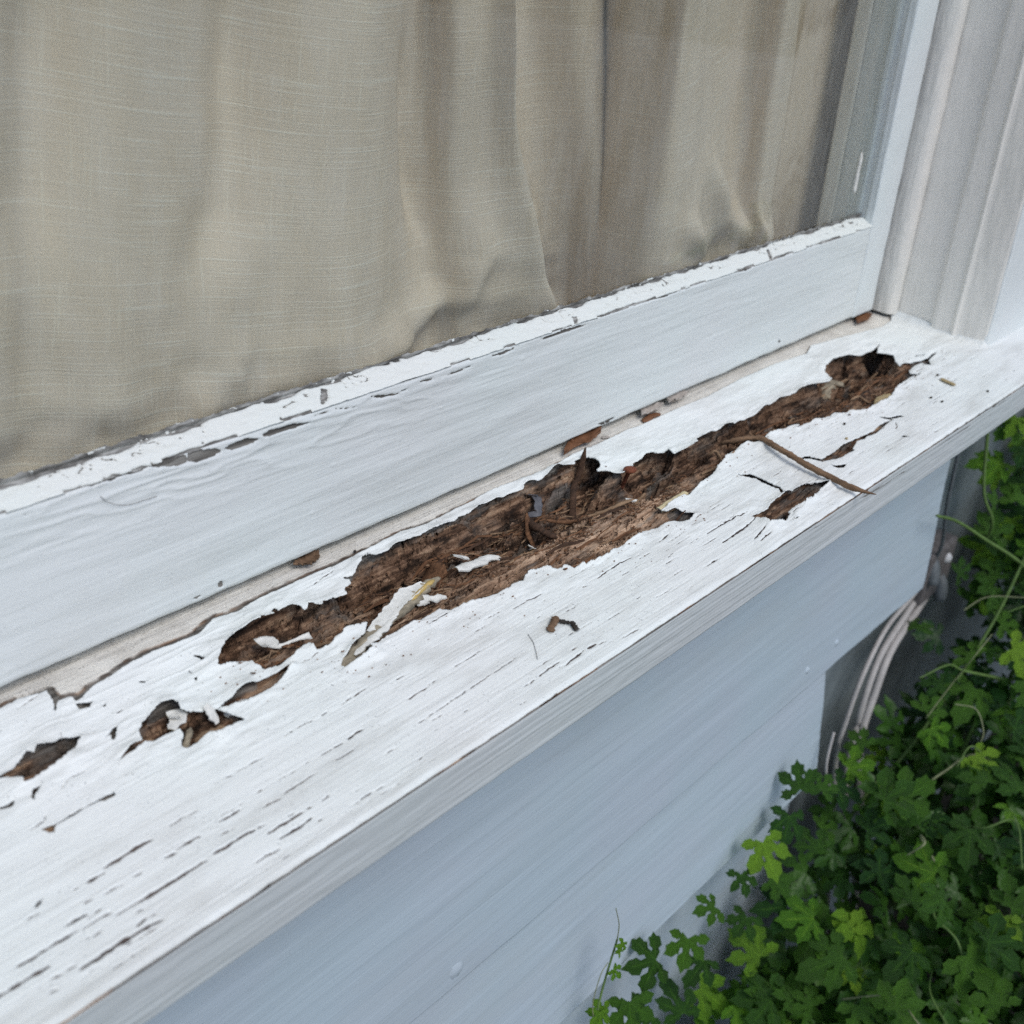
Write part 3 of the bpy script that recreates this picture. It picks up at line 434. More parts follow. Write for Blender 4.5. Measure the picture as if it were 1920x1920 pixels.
# old cream strip behind the film and the bare grey groove beside it
gw_ = np.interp(GX, [0.0, 0.14, 0.20, 0.32, 0.42, 0.55, 0.65, 1.2], [0.0005, 0.003, 0.0045, 0.0032, 0.0018, 0.0009, 0.0005, 0.0004])
gmask = (1 - sstep(gw_ - 0.0006, gw_ + 0.0006, np.abs(SR + 0.0004 + (fbm(GX / 0.012, GY / 0.004, 2, 80) - 0.5) * 0.0022))) * (SR > -0.004)
cmask = sstep(0.0, 0.0012, SR - gw_ * 0.9 + (fbm(GX / 0.006, GY / 0.002, 2, 81) - 0.5) * 0.0012) * (SDH < 0)
gmask = np.maximum(gmask, (GX > 0.152) * (GX < 0.165) * (SR > 0) * (SR < 0.004))
WH = np.where(SR > -0.0010, -0.0006 - 0.0011 * gmask + (fbm(GX / 0.03, GY / 0.0009, 3, 83) - 0.5) * 0.0007 * gmask + (fbm(GX / 0.01, GY / 0.006, 2, 84) - 0.5) * 0.0004, WH)
greym = np.maximum(gmask, np.where(SR < -0.004, sstep(0.62, 0.78, fbm(GX / 0.035, GY / 0.006, 3, 90)) * 0.75, 0))
greym = np.maximum(greym, 0.85 * sstep(0.006, 0.002, dep) * (SDH < 0.004) * (SR < -0.003) * (vn(GX / 0.02, GY / 0.004, 91) > 0.45))
tanm = np.clip(1.3 * np.exp(-((GX - 0.455) / 0.075) ** 2 - ((GY + 0.066) / 0.016) ** 2) + 0.8 * np.exp(-((GX - 0.30) / 0.04) ** 2 - ((GY + 0.052) / 0.012) ** 2) + 0.5 * np.exp(-((GX - 0.36) / 0.05) ** 2 - ((GY + 0.078) / 0.012) ** 2) + (fbm(GX / 0.02, GY / 0.006, 3, 97) - 0.5) * 0.9, 0, 1)
use = (SDH > -0.007) | ((mainsd > -0.014) & (V > 0.5)) | (SR > -0.004) | (SF > -0.003)
q = quads[use.ravel()[quads].any(1)]; used = np.unique(q); remap = np.full(NR * NC, -1); remap[used] = np.arange(len(used))
steep = np.clip(np.hypot(*np.gradient(WH, ys, xs)) - 0.6, 0, 1.5) / 1.5
WY = GY + steep * ((fbm(GX / 0.035, WH / 0.0011, 3, 95) - 0.5) * 0.0050)
wv = np.stack([GX.ravel(), WY.ravel(), (plane_z(GY) + WH).ravel()], 1)[used]
obj('rotten_wood', mesh('rotten_wood', wv, remap[q], M['rotten_wood'], attrs={'grey': greym.ravel()[used], 'cream': cmask.ravel()[used], 'tan': tanm.ravel()[used]}), SILL)
def surf(x, y):
    """top of the sill at x, y: film where there is film, else bare wood"""
    c = int(np.clip(np.searchsorted(xs, x), 0, NC - 1)); r = int(np.clip(round((y - ys[0]) / DY), 0, NR - 1))
    if y < SFRONT: return plane_z(SFRONT) - 0.002
    h = FH[r, c] if SDA[r, c] < 0 else WH[r, c]
    return plane_z(y) + h
# board body: grained front edge, underside, back
fx = np.concatenate([np.linspace(SX0, 0.05, 30), np.linspace(0.052, 0.95, 1000), np.linspace(0.955, SX1, 30)])
prof = [(SFRONT + 0.0060, plane_z(SFRONT) - 0.0012), (SFRONT + 0.0022, plane_z(SFRONT) - 0.0010), (SFRONT + 0.0008, plane_z(SFRONT) - 0.0016), (SFRONT, plane_z(SFRONT) - 0.0030)]
prof += [(SFRONT, z) for z in np.linspace(plane_z(SFRONT) - 0.0034, -0.0378, 46)] + [(SFRONT + 0.0006, -0.0390), (SFRONT + 0.002, -0.0398), (SFRONT + 0.006, -0.040), (0.03, -0.040)]
prof = np.array(prof); PX, PI = np.meshgrid(fx, np.arange(len(prof)))
PY = prof[PI, 0]; PZ = prof[PI, 1]
gr = (fbm(PX / 0.16, PZ / 0.0012, 3, 101) - 0.5) * 0.0004 + (fbm(PX / 0.25, PZ / 0.004, 2, 102) - 0.5) * 0.0007 + (fbm(PX / 0.02, PZ / 0.006, 2, 103) - 0.5) * 0.0005
ondf = sstep(0, 3, PI) * (PI < len(prof) - 2)
wrn = sstep(0.60, 0.72, fbm(PX / 0.06, PZ / 0.0016, 3, 104)) * sstep(0.40, 0.62, PX) * sstep(-0.030, -0.016, PZ) * 0.9
wrn = np.maximum(wrn, 0.8 * (PI < 3) * (fbm(PX / 0.03, PX * 0, 3, 105) > 0.5))
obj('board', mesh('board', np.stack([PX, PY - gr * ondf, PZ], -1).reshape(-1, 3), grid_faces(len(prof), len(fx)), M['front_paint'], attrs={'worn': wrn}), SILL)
boxobj('end_grain', (SX1 - 0.002, SX1, SFRONT + 0.001, 0.03, -0.0398, -0.006), M['front_paint'], SILL)

# ---------------------------------------------------------------- sash: rail, putty, stiles, pane
SASH = empty('window_sash', (0.13, 0.015, 0), 'white wooden window sash with cracked putty around a large clear pane', 'window')
RX0, RX1 = -0.60, 0.8630
rx = np.concatenate([np.linspace(RX0, 0.09, 30), np.arange(0.092, RX1, 0.00085), [RX1]])
rp = [(0.034, 0.0), (0.006, 0.0)] + [(0.002 - 0.002 * math.sin(t), 0.002 - 0.002 * math.cos(t)) for t in np.linspace(0, math.pi / 2, 6)[:-1]]
rp += [(0.0, z) for z in np.arange(0.0025, 0.0741, 0.0007)]
rp = np.array(rp); RXG, RI = np.meshgrid(rx, np.arange(len(rp))); RY = rp[RI, 0].copy(); RZ = rp[RI, 1].copy()
worn = np.zeros(RXG.shape)
def stamp(arr, X, Z, polys, jit=0.0006, seed=3):
    for pl in polys:
        p = np.array(pl, float) * 1e-4
        m = (X[0] > p[:, 0].min() - 0.004) & (X[0] < p[:, 0].max() + 0.004)
        if not m.any(): continue
        c = np.where(m)[0]; cs = slice(c[0], c[-1] + 1)
        s = poly_sd(X[:, cs], Z[:, cs], p) + (fbm(X[:, cs] / 0.0022, Z[:, cs] / 0.0015, 2, seed) - 0.5) * jit
        arr[:, cs] = np.maximum(arr[:, cs], sstep(-0.0003, 0.0003, s))
stamp(worn, RXG, RZ, RAIL['low'] + RAIL['bot'])
edge = 0.0741 - 0.0010 * fbm(RXG / 0.01, RXG * 0, 3, 7)
worn = np.maximum(worn, (vn(RXG / 0.025, RXG * 0, 8) > 0.45) * sstep(edge - 0.0003, edge + 0.0003, RZ) * 0.9)
rel = (fbm(RXG / 0.05, RZ / 0.0022, 3, 110) - 0.5) * 0.0003 + (fbm(RXG / 0.10, RZ / 0.014, 3, 111) - 0.5) * 0.0016
wr2 = np.exp(-((RXG - 0.25) / 0.14) ** 2) * sstep(0.040, 0.066, RZ) * (1 - np.abs(2 * fbm(RXG / 0.045, (RZ + 0.06 * RXG) / 0.007, 2, 112) - 1)) ** 4 * 0.0011
bumpn = sstep(0.80, 0.92, pn(RXG / 0.007, RZ / 0.003, 113)) * 0.0003
on = (RI >= 7)
RY = RY - (rel + wr2 + bumpn) * on + 0.0012 * worn * on
RY += on * 0.0016 * sstep(0.0015, 0.0, np.abs(RZ - 0.0745))
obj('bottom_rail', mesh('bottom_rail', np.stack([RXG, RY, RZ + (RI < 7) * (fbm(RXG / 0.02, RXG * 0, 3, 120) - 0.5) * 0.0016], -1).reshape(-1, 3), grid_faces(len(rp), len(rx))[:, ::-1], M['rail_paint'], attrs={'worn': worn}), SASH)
# sloped glazing putty; parameter s = 0 (rail edge) .. 1 (glass) .. 1.5 (smear on the pane)
PUT0, PUT1, GY0 = 0.0745, 0.0808, 0.012
def to_putty(pl):
    out = []
    for x, z in pl:
        a = (z * 1e-4 - PUT0) / 0.0125; y = max(0, a) * GY0
        out.append((x * (y + 0.38) / 0.38, a * 100))
    return out
s = np.concatenate([[-0.12], np.linspace(0, 1.0, 30), np.linspace(1.04, 1.65, 16)])
QX, QS = np.meshgrid(np.append(rx, [RX1 + 0.004]), s); a = np.clip(QS, 0, 1)
QY = GY0 * a - 0.0004; QZ = PUT0 + (PUT1 - PUT0) * a + np.clip(QS - 1, 0, 1) * 0.010
QY = np.where(QS > 1, GY0 - 0.0007 - 0.0006 * (1.65 - QS), QY); QY = np.where(QS < 0, 0.004, QY)
QY -= 0.0016 * np.sin(np.pi * np.clip(QS, 0, 1)) * 0.6
qw = np.zeros(QX.shape)
stamp(qw, QX, QS * 0.01, [to_putty(p) for p in RAIL['low'] + RAIL['split']], 0.0012, 14)
top = 0.94 + 0.40 * (fbm(QX / 0.02, QX * 0, 3, 15) - 0.5) - 0.12 * sstep(0.32, 0.18, QX)
flk = fbm(QX / 0.005, QS / 0.22, 3, 16)
qw = np.maximum(qw, sstep(top - 0.04, top + 0.04, QS) * (flk < 0.71))
lowl = 0.06 + 0.14 * fbm(QX / 0.012, QX * 0, 3, 17)
qw = np.maximum(qw, (1 - sstep(lowl - 0.03, lowl + 0.03, QS)) * (fbm(QX / 0.03, QX * 0, 2, 18) > 0.48))
crk = np.abs(2 * fbm(QX / 0.010, QS / 0.8, 2, 19) - 1) < 0.035
qw = np.maximum(qw, crk * (fbm(QX / 0.03, QS / 3, 2, 20) > 0.52) * (QS > 0.55) * 0.9)
nn = (fbm(QX / 0.012, QS / 0.4, 3, 21) - 0.5) * 0.0012 * (QS < 1.0) + (fbm(QX / 0.003, QS / 0.2, 2, 22) - 0.5) * 0.0005
endtop = 1.02 + 0.36 * fbm(QX / 0.008, QX * 0, 3, 23)       # ragged upper end of the smear on the glass
keepq = (QS <= endtop)
QZf = QZ + nn - 0.0011 * qw * (QS < 1.02); QYf = QY + 0.0010 * qw * (QS < 1.02)
pf = grid_faces(*QX.shape)[:, ::-1]; pf = pf[keepq.ravel()[pf].all(1)]
obj('glazing_putty', mesh('glazing_putty', np.stack([QX, QYf, QZf], -1).reshape(-1, 3), pf, M['putty'], attrs={'worn': qw}), SASH)
boxobj('rail_core', (RX0, RX1, 0.0170, 0.034, 0.0005, 0.064), M['rail_paint'], SASH)
def profile_extrude(name, pts, z0f, z1, mat, parent, step=0.0012, zs=None, amp=0.0005, seed=1, closed=False, sc=(0.004, 0.03)):
    """extrude a plan profile upward; fine rows near the sill, displaced a little like old brushed paint"""
    P = np.array(pts, float); seg = np.hypot(*(P[1:] - P[:-1]).T); cum = np.concatenate([[0], np.cumsum(seg)])
    t = np.unique(np.concatenate([np.arange(0, cum[-1], step), cum])); px = np.interp(t, cum, P[:, 0]); py = np.interp(t, cum, P[:, 1])
    tx = np.gradient(px, t); ty = np.gradient(py, t); l = np.hypot(tx, ty) + 1e-9; nx, ny = ty / l, -tx / l
    zz = np.concatenate([np.linspace(0, 0.30, 150), np.linspace(0.32, z1, 12)])
    T, Z = np.meshgrid(t, zz); d = (fbm(T / sc[0], Z / sc[1], 3, seed) - 0.5) * amp + (fbm(T / 0.02, Z / 0.02, 2, seed + 3) - 0.5) * amp * 0.8
    X = np.interp(T, t, px) + np.interp(T, t, nx) * d; Y = np.interp(T, t, py) + np.interp(T, t, ny) * d
    Zb = z0f(Y); Zw = Zb + Z * (z1 - Zb) / z1
    return obj(name, mesh(name, np.stack([X, Y, Zw], -1).reshape(-1, 3), grid_faces(len(zz), len(t)), mat), parent)
zero = lambda y: 0 * y
TOPZ = 0.98
# right stile: putty return, front face, outer edge
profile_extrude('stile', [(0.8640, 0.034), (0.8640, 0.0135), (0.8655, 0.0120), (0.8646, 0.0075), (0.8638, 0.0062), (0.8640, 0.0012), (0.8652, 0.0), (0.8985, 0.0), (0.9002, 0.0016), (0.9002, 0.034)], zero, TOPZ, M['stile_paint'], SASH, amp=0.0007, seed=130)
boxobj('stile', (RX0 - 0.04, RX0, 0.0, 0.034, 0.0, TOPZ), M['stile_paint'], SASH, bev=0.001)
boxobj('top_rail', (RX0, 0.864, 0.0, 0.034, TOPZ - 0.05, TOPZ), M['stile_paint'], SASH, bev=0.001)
pv, pfc = box(RX0, 0.8660, 0.0122, 0.0160, 0.0770, TOPZ - 0.048)
obj('pane', mesh('pane', pv, pfc, M['glass'], smooth=False), SASH)
# ---------------------------------------------------------------- frame: stop bead, jamb, casing, head
FRAME = empty('window_frame', (0.95, -0.04, -0.01), 'thickly painted white window frame with stepped jamb and casing', 'window frame')
zb = lambda y: plane_z(np.minimum(y, 0.0)) + 0.0004
arc = [(0.9145 - 0.0085 * math.cos(a), -0.0070 - 0.0085 * math.sin(a)) for a in np.linspace(0, math.pi * 0.5, 8)]
profile_extrude('stop_bead', [(0.9062, 0.036), (0.9060, 0.003)] + arc + [(0.9165, -0.0152)], lambda y: zb(y) + 0.0022, TOPZ + 0.05, M['jamb_paint'], FRAME, amp=0.0010, seed=140)
profile_extrude('jamb_board', [(0.9158, -0.0140), (0.9152, -0.0175), (0.9160, -0.0300), (0.9158, -0.0445), (0.9152, -0.0462), (0.9128, -0.0470), (0.9124, -0.0500), (0.9130, -0.0630), (0.9118, -0.0648), (0.9114, -0.0662), (0.9126, -0.0678), (0.9134, -0.0700), (0.9150, -0.0905), (0.9160, -0.0922)], zb, TOPZ + 0.05, M['jamb_paint'], FRAME, amp=0.0009, seed=150)
profile_extrude('casing_board', [(0.9156, -0.0908), (0.9166, -0.0930), (0.9190, -0.0938), (0.9600, -0.0940), (1.0380, -0.0940), (1.0400, -0.0925), (1.0400, 0.03)], zb, TOPZ + 0.05, M['casing_paint'], FRAME, amp=0.0008, seed=160)
boxobj('head_board', (RX0 - 0.05, 0.9158, -0.0938, 0.036, TOPZ + 0.004, TOPZ + 0.10), M['casing_paint'], FRAME)
boxobj('jamb_board', (RX0 - 0.16, RX0 - 0.046, -0.0938, 0.036, -0.004, TOPZ + 0.004), M['casing_paint'], FRAME)
# ---------------------------------------------------------------- interior: reveal, curtain, room
REV = empty('inner_lining', (0.87, 0.08, -0.015), 'tan inner lining board with brown water stains, right of the curtain', 'lining board')
boxobj('lining_board', (0.783, 0.975, 0.064, 0.076, -0.014, TOPZ + 0.1), M['stained'], REV)
boxobj('inner_bead', (0.8630, 0.8719, 0.0345, 0.0470, 0.0, TOPZ), M['jamb_paint'], REV, bev=0.002)
boxobj('inner_sill', (-0.6, 0.980, 0.0345, 0.30, -0.035, -0.015), M['stained'], REV)
rv = [(-1.2, 0.30, -0.8), (2.2, 0.30, -0.8), (2.2, 0.30, 2.6), (-1.2, 0.30, 2.6), (-1.2, 2.2, -0.8), (2.2, 2.2, -0.8), (2.2, 2.2, 2.6), (-1.2, 2.2, 2.6)]
obj('room_shell', mesh('room_shell', rv, [(4, 5, 6, 7), (0, 4, 7, 3), (1, 2, 6, 5), (0, 1, 5, 4), (3, 7, 6, 2)], M['room'], smooth=False), kind='structure')
CT = [(-0.45, 0.06), (-0.2, 0.05), (0.0, 0.062), (0.10, 0.052), (0.2101, 0.05), (0.2324, 0.062), (0.2643, 0.052), (0.3244, 0.066), (0.3395, 0.056), (0.3831, 0.046), (0.4425, 0.074), (0.4352, 0.048), (0.4509, 0.036), (0.4516, 0.022), (0.4556, 0.04), (0.4476, 0.082), (0.5706, 0.118), (0.5881, 0.088), (0.6764, 0.125), (0.7859, 0.17), (0.6206, 0.092), (0.6106, 0.042), (0.6078, 0.026), (0.6956, 0.056), (0.7456, 0.058), (0.7387, 0.034), (0.766, 0.04)]
CB = [(-0.45, 0.06), (-0.2, 0.05), (0.0, 0.062), (0.09, 0.052), (0.1825, 0.052), (0.1992, 0.058), (0.2316, 0.052), (0.2858, 0.058), (0.3156, 0.056), (0.3657, 0.046), (0.4432, 0.066), (0.4592, 0.05), (0.4982, 0.042), (0.5125, 0.03), (0.5165, 0.048), (0.5085, 0.09), (0.6238, 0.112), (0.6262, 0.082), (0.7075, 0.12), (0.7886, 0.16), (0.6274, 0.092), (0.6174, 0.042), (0.6336, 0.03), (0.7097, 0.05), (0.75, 0.052), (0.7552, 0.037), (0.7735, 0.04)]
WR = [[(0.329, 0.2656), (0.3208, 0.1872), (0.3102, 0.1534), (0.2916, 0.1321), (0.2709, 0.1177)], [(0.456, 0.1526), (0.4632, 0.1077), (0.4558, 0.0876), (0.4271, 0.0719), (0.3878, 0.0657), (0.3514, 0.0658)], [(0.2712, 0.0567), (0.2867, 0.066), (0.3059, 0.0801), (0.3152, 0.0777)], [(0.6703, 0.1514), (0.6967, 0.1239), (0.718, 0.0951), (0.7799, 0.0598)], [(0.6451, 0.1126), (0.6588, 0.0927), (0.6915, 0.0648)], [(0.5477, 0.1811), (0.5639, 0.1397), (0.5869, 0.0969), (0.5976, 0.0669)], [(0.5325, 0.0892), (0.5656, 0.0936), (0.5898, 0.0964)], [(0.2257, 0.2689), (0.2139, 0.1874), (0.1998, 0.1356)], [(0.4227, 0.2397), (0.427, 0.1774), (0.4369, 0.1296), (0.4501, 0.1129)]]
def crom(P, n):
    P = np.array(P, float); seg = np.hypot(*(P[1:] - P[:-1]).T); t = np.concatenate([[0], np.cumsum(np.sqrt(seg))])
    T = np.linspace(0, t[-1], n); m = np.gradient(P, t, axis=0)
    i = np.clip(np.searchsorted(t, T) - 1, 0, len(t) - 2); h = (t[i + 1] - t[i]); u = (T - t[i]) / h; u = u[:, None]; h = h[:, None]
    return (2 * u**3 - 3 * u**2 + 1) * P[i] + (u**3 - 2 * u**2 + u) * h * m[i] + (-2 * u**3 + 3 * u**2) * P[i + 1] + (u**3 - u**2) * h * m[i + 1]
NU = 660; ct = crom(CT, NU); cb = crom(CB, NU)
cz = np.concatenate([np.linspace(-0.012, 0.26, 140), np.linspace(0.27, TOPZ, 20)])
k = ((cz - 0.06) / 0.18)[:, None]; k = np.clip(k, -0.10, 1.0); k = k * k * (3 - 2 * k) * 0.4 + k * 0.6
CX = cb[None, :, 0] * (1 - k) + ct[None, :, 0] * k; CY = cb[None, :, 1] * (1 - k) + ct[None, :, 1] * k; CZ = np.repeat(cz[:, None], NU, 1)
front = CY < 0.072
WA = [(0.010, 0.015, -1), (0.011, 0.011, 1), (0.007, 0.012, 1), (0.013, 0.012, 1), (0.010, 0.009, 1), (0.009, 0.009, 1), (0.009, 0.009, 1), (0.009, 0.016, -1), (0.008, 0.007, -1)]
off = np.zeros(CX.shape)
for (amp, wid, sg), pl in zip(WA, WR):
    d, t = line_d(CX, CZ, pl); off -= sg * amp * np.exp(-(d / wid) ** 2) * sstep(-0.02, 0.35, t) * sstep(1.05, 0.65, t)
off += (fbm(CX / 0.07, CZ / 0.16, 2, 170) - 0.5) * 0.012 + (fbm(CX / 0.03, CZ / 0.05, 2, 171) - 0.5) * 0.005 * sstep(0.22, 0.06, CZ)
low = sstep(0.11, 0.05, CZ) * (fbm(CX / 0.04, CZ / 0.035, 2, 172) - 0.5) * 0.018
CYf = np.maximum(CY + (off + low), 0.020)
du = np.hypot(np.diff(CX, axis=1), np.diff(CY, axis=1)).mean(0); cu_ = np.concatenate([[0], np.cumsum(du)])
stain = sstep(0.70, 0.73, CX) * sstep(0.12, 0.09, CZ); mould = np.exp(-((CX - 0.70) / 0.03) ** 2) * sstep(0.16, 0.12, CZ) + 0.08
obj('curtain', mesh('curtain', np.stack([CX, CYf, CZ], -1).reshape(-1, 3), grid_faces(len(cz), NU), M['curtain'], attrs={'cu': np.repeat(cu_[None], len(cz), 0), 'cv': CZ + 0.02 * np.sin(cu_ * 9)[None], 'stain': stain, 'mould': mould}),
    label='beige slub linen curtain hanging in loose folds behind the pane', cat='curtain')
# ---------------------------------------------------------------- house wall: lap siding below the sill
WALL = empty('house_wall', (0.4, -0.08, -0.78), 'pale blue grey lap siding wall under the window sill', 'house wall')
def siding(x0, x1, ztop, zbot, ytop, ybot, th, seed):
    X = np.concatenate([np.linspace(x0, 0.05, 8), np.linspace(0.08, x1 - 0.002, 260), [x1 - 0.0006, x1]]) if x0 < 0 else np.linspace(x0, x1, 30)
    pr = [(ytop + th, ztop), (ytop, ztop)] + [(ytop + (ybot - ytop) * t, ztop + (zbot - ztop) * t) for t in np.linspace(0.02, 0.985, 70)] + [(ybot, zbot + 0.0015), (ybot + 0.0006, zbot + 0.0004), (ybot + 0.002, zbot), (ybot + th, zbot)]
    pr = np.array(pr); A, I = np.meshgrid(X, np.arange(len(pr))); Yp = pr[I, 0]; Zp = pr[I, 1]
    on = (I > 1) & (I < len(pr) - 2)
    Yp = Yp - on * ((fbm(A / 0.12, Zp / 0.004, 3, seed) - 0.5) * 0.0008 + (fbm(A / 0.3, Zp / 0.04, 2, seed + 1) - 0.5) * 0.0016)
    Zp = Zp + (I >= len(pr) - 5) * (fbm(A / 0.05, A * 0, 3, seed + 2) - 0.5) * 0.003
    v = np.stack([A, Yp, Zp], -1).reshape(-1, 3); f = grid_faces(len(pr), len(X)); n0 = len(v)
    cap = v.reshape(len(pr), len(X), 3)[:, -1].copy(); c2 = cap.copy(); c2[:, 1] = ytop + th
    v = np.vstack([v, cap, c2]); i = np.arange(len(pr) - 1)
    f = np.vstack([f, np.stack([n0 + i, n0 + len(pr) + i, n0 + len(pr) + i + 1, n0 + i + 1], 1)])
    return obj('siding_board', mesh('siding_board', v, f[:, ::-1], M['siding_paint']), WALL)
siding(-0.9, 0.905, -0.0405, -0.2325, -0.0890, -0.1000, 0.013, 180)
siding(-0.9, 0.776, -0.215, -0.3740, -0.0745, -0.0940, 0.013, 184)
boxobj('skirt_board', (-0.9, 0.772, -0.078, -0.040, -0.79, -0.352), M['siding_paint'], WALL, bev=0.001)
boxobj('corner_post', (0.60, 0.734, -0.0680, 0.0, -0.36, -0.0402), M['siding_paint'], WALL)
boxobj('sheathing', (-0.9, 0.735, 0.0370, 0.29, -0.79, -0.045), M['room'], WALL)
boxobj('recessed_wall', (0.7365, 2.2, -0.058, 0.29, -0.79, -0.0425), M['shaded_wall'], WALL)
boxobj('sheathing', (1.045, 2.2, -0.08, 0.29, -0.02, 2.6), M['siding_paint'], WALL)
boxobj('sheathing', (-0.9, 1.045, -0.08, 0.29, TOPZ + 0.105, 2.6), M['siding_paint'], WALL)
boxobj('sheathing', (-0.9, -0.765, -0.08, 0.29, -0.02, TOPZ + 0.105), M['siding_paint'], WALL)
def disc_bump(x, y, z, r, h, mat, name, parent):
    v = [(x, y - h, z)]; f = []; n_ = 12
    for ring, (rr_, hh) in enumerate(((0.6, 0.8), (1.0, -0.3))):
        for i in range(n_):
            a = 2 * math.pi * i / n_; q = rr_ * r * (0.85 + 0.3 * random.random()); v.append((x + q * math.cos(a), y - h * hh, z + q * math.sin(a)))
    for i in range(n_):
        j = (i + 1) % n_; f.append((0, 1 + j, 1 + i)); f.append((1 + i, 1 + j, 1 + n_ + j, 1 + n_ + i))
    return obj(name, mesh(name, v, f, mat), parent)
for x, z in ((0.3148, -0.2200), (0.6925, -0.2140), (0.7369, -0.2100)):
    yb = -0.0985 + (z + 0.2325) / 0.192 * 0.0095 if z > -0.2325 else -0.096 + (z + 0.374) / 0.159 * 0.011
    disc_bump(x, yb - 0.0012, z, 0.0065 if x < 0.4 else 0.0035, 0.0014, M['siding_paint'], 'nail_head', WALL)

# ---------------------------------------------------------------- loose things on and in the sill
def wpts(key): return [(x * 1e-4, y * 1e-4) for x, y in ITEMS[key]]
def resample(P, n):
    P = np.array(P, float); seg = np.linalg.norm(P[1:] - P[:-1], axis=1); c = np.concatenate([[0], np.cumsum(seg)]); t = np.linspace(0, c[-1], n)
    return np.stack([np.interp(t, c, P[:, k]) for k in range(P.shape[1])], 1)
def frames(P):
    T = np.gradient(P, axis=0); T /= np.linalg.norm(T, axis=1)[:, None] + 1e-12
    S = np.cross(T, [0, 0, 1.0]); l = np.linalg.norm(S, axis=1)[:, None]; S = np.where(l < 1e-3, [1.0, 0, 0], S / (l + 1e-12)); N = np.cross(S, T)
    return T, S, N
def stick_mesh(name, P, w, h, mat, nseg=28, nside=8, rough=0.25, seed=0, taper=(0.25, 0.25), split=False):
    """irregular flattened rod along a 3D path (w, h: half width and half height)"""
    r = random.Random(seed); P = resample(P, nseg); T, S, N = frames(P); V = []; F = []
    side = [0.75 + 0.5 * r.random() for _ in range(nside)]
    for i in range(nseg):
        t = i / (nseg - 1); k = min(1, taper[0] + t / 0.15) * min(1, taper[1] + (1 - t) / 0.15); k *= 1 + rough * (r.random() - 0.5)
        for j in range(nside):
            a = 2 * math.pi * j / nside; q = side[j] * (1 + rough * 0.7 * (r.random() - 0.5))
            V.append(P[i] + S[i] * (math.cos(a) * w * k * q) + N[i] * (math.sin(a) * h * k * q))
    for i in range(nseg - 1):
        for j in range(nside):
            b = (j + 1) % nside; F.append((i * nside + j, i * nside + b, (i + 1) * nside + b, (i + 1) * nside + j))
    F.append(tuple(range(nside - 1, -1, -1))); F.append(tuple((nseg - 1) * nside + j for j in range(nside)))
    return mesh(name, V, F, mat)
def tube(name, P, rad, mat, nseg=60, nside=10):
    P = resample(P, nseg); T, S, N = frames(P); V = []; F = []
    rad = np.interp(np.linspace(0, 1, nseg), np.linspace(0, 1, len(rad)), rad) if hasattr(rad, '__len__') else np.full(nseg, rad)
    for i in range(nseg):
        for j in range(nside):
            a = 2 * math.pi * j / nside; V.append(P[i] + S[i] * math.cos(a) * rad[i] + N[i] * math.sin(a) * rad[i])
    for i in range(nseg - 1):
        for j in range(nside):
            b = (j + 1) % nside; F.append((i * nside + j, i * nside + b, (i + 1) * nside + b, (i + 1) * nside + j))
    F.append(tuple(range(nside - 1, -1, -1))); F.append(tuple((nseg - 1) * nside + j for j in range(nside)))
    return mesh(name, V, F, mat)
def smooth_path(P, n=60):
    P = np.array(P, float); t = np.arange(len(P)); m = np.gradient(P, axis=0); T = np.linspace(0, len(P) - 1, n)
    i = np.clip(np.floor(T).astype(int), 0, len(P) - 2); u = (T - i)[:, None]
    return (2*u**3-3*u**2+1)*P[i] + (u**3-2*u**2+u)*m[i] + (-2*u**3+3*u**2)*P[i+1] + (u**3-u**2)*m[i+1]
def on_sill(pts, lift=0.0008, rigid=True, dz=None):
    """put a traced path on the sill; a rigid piece lies straight across the bumps"""
    pts = resample(pts, 24); zs = np.array([surf(x, y) for x, y in pts])
    if rigid:
        t = np.linspace(0, 1, 24); best = np.polyfit(t, zs, 1); ln = np.polyval(best, t); ln += np.max(np.minimum(zs - ln, 0.0035)); zs = ln
    else:
        k = np.ones(5) / 5; zs = np.maximum(np.convolve(np.pad(zs, 2, 'edge'), k, 'valid'), zs - 0.001)
    zs = zs + lift + (0 if dz is None else np.interp(np.linspace(0, 1, 24), np.linspace(0, 1, len(dz)), dz))
    return np.column_stack([pts, zs])
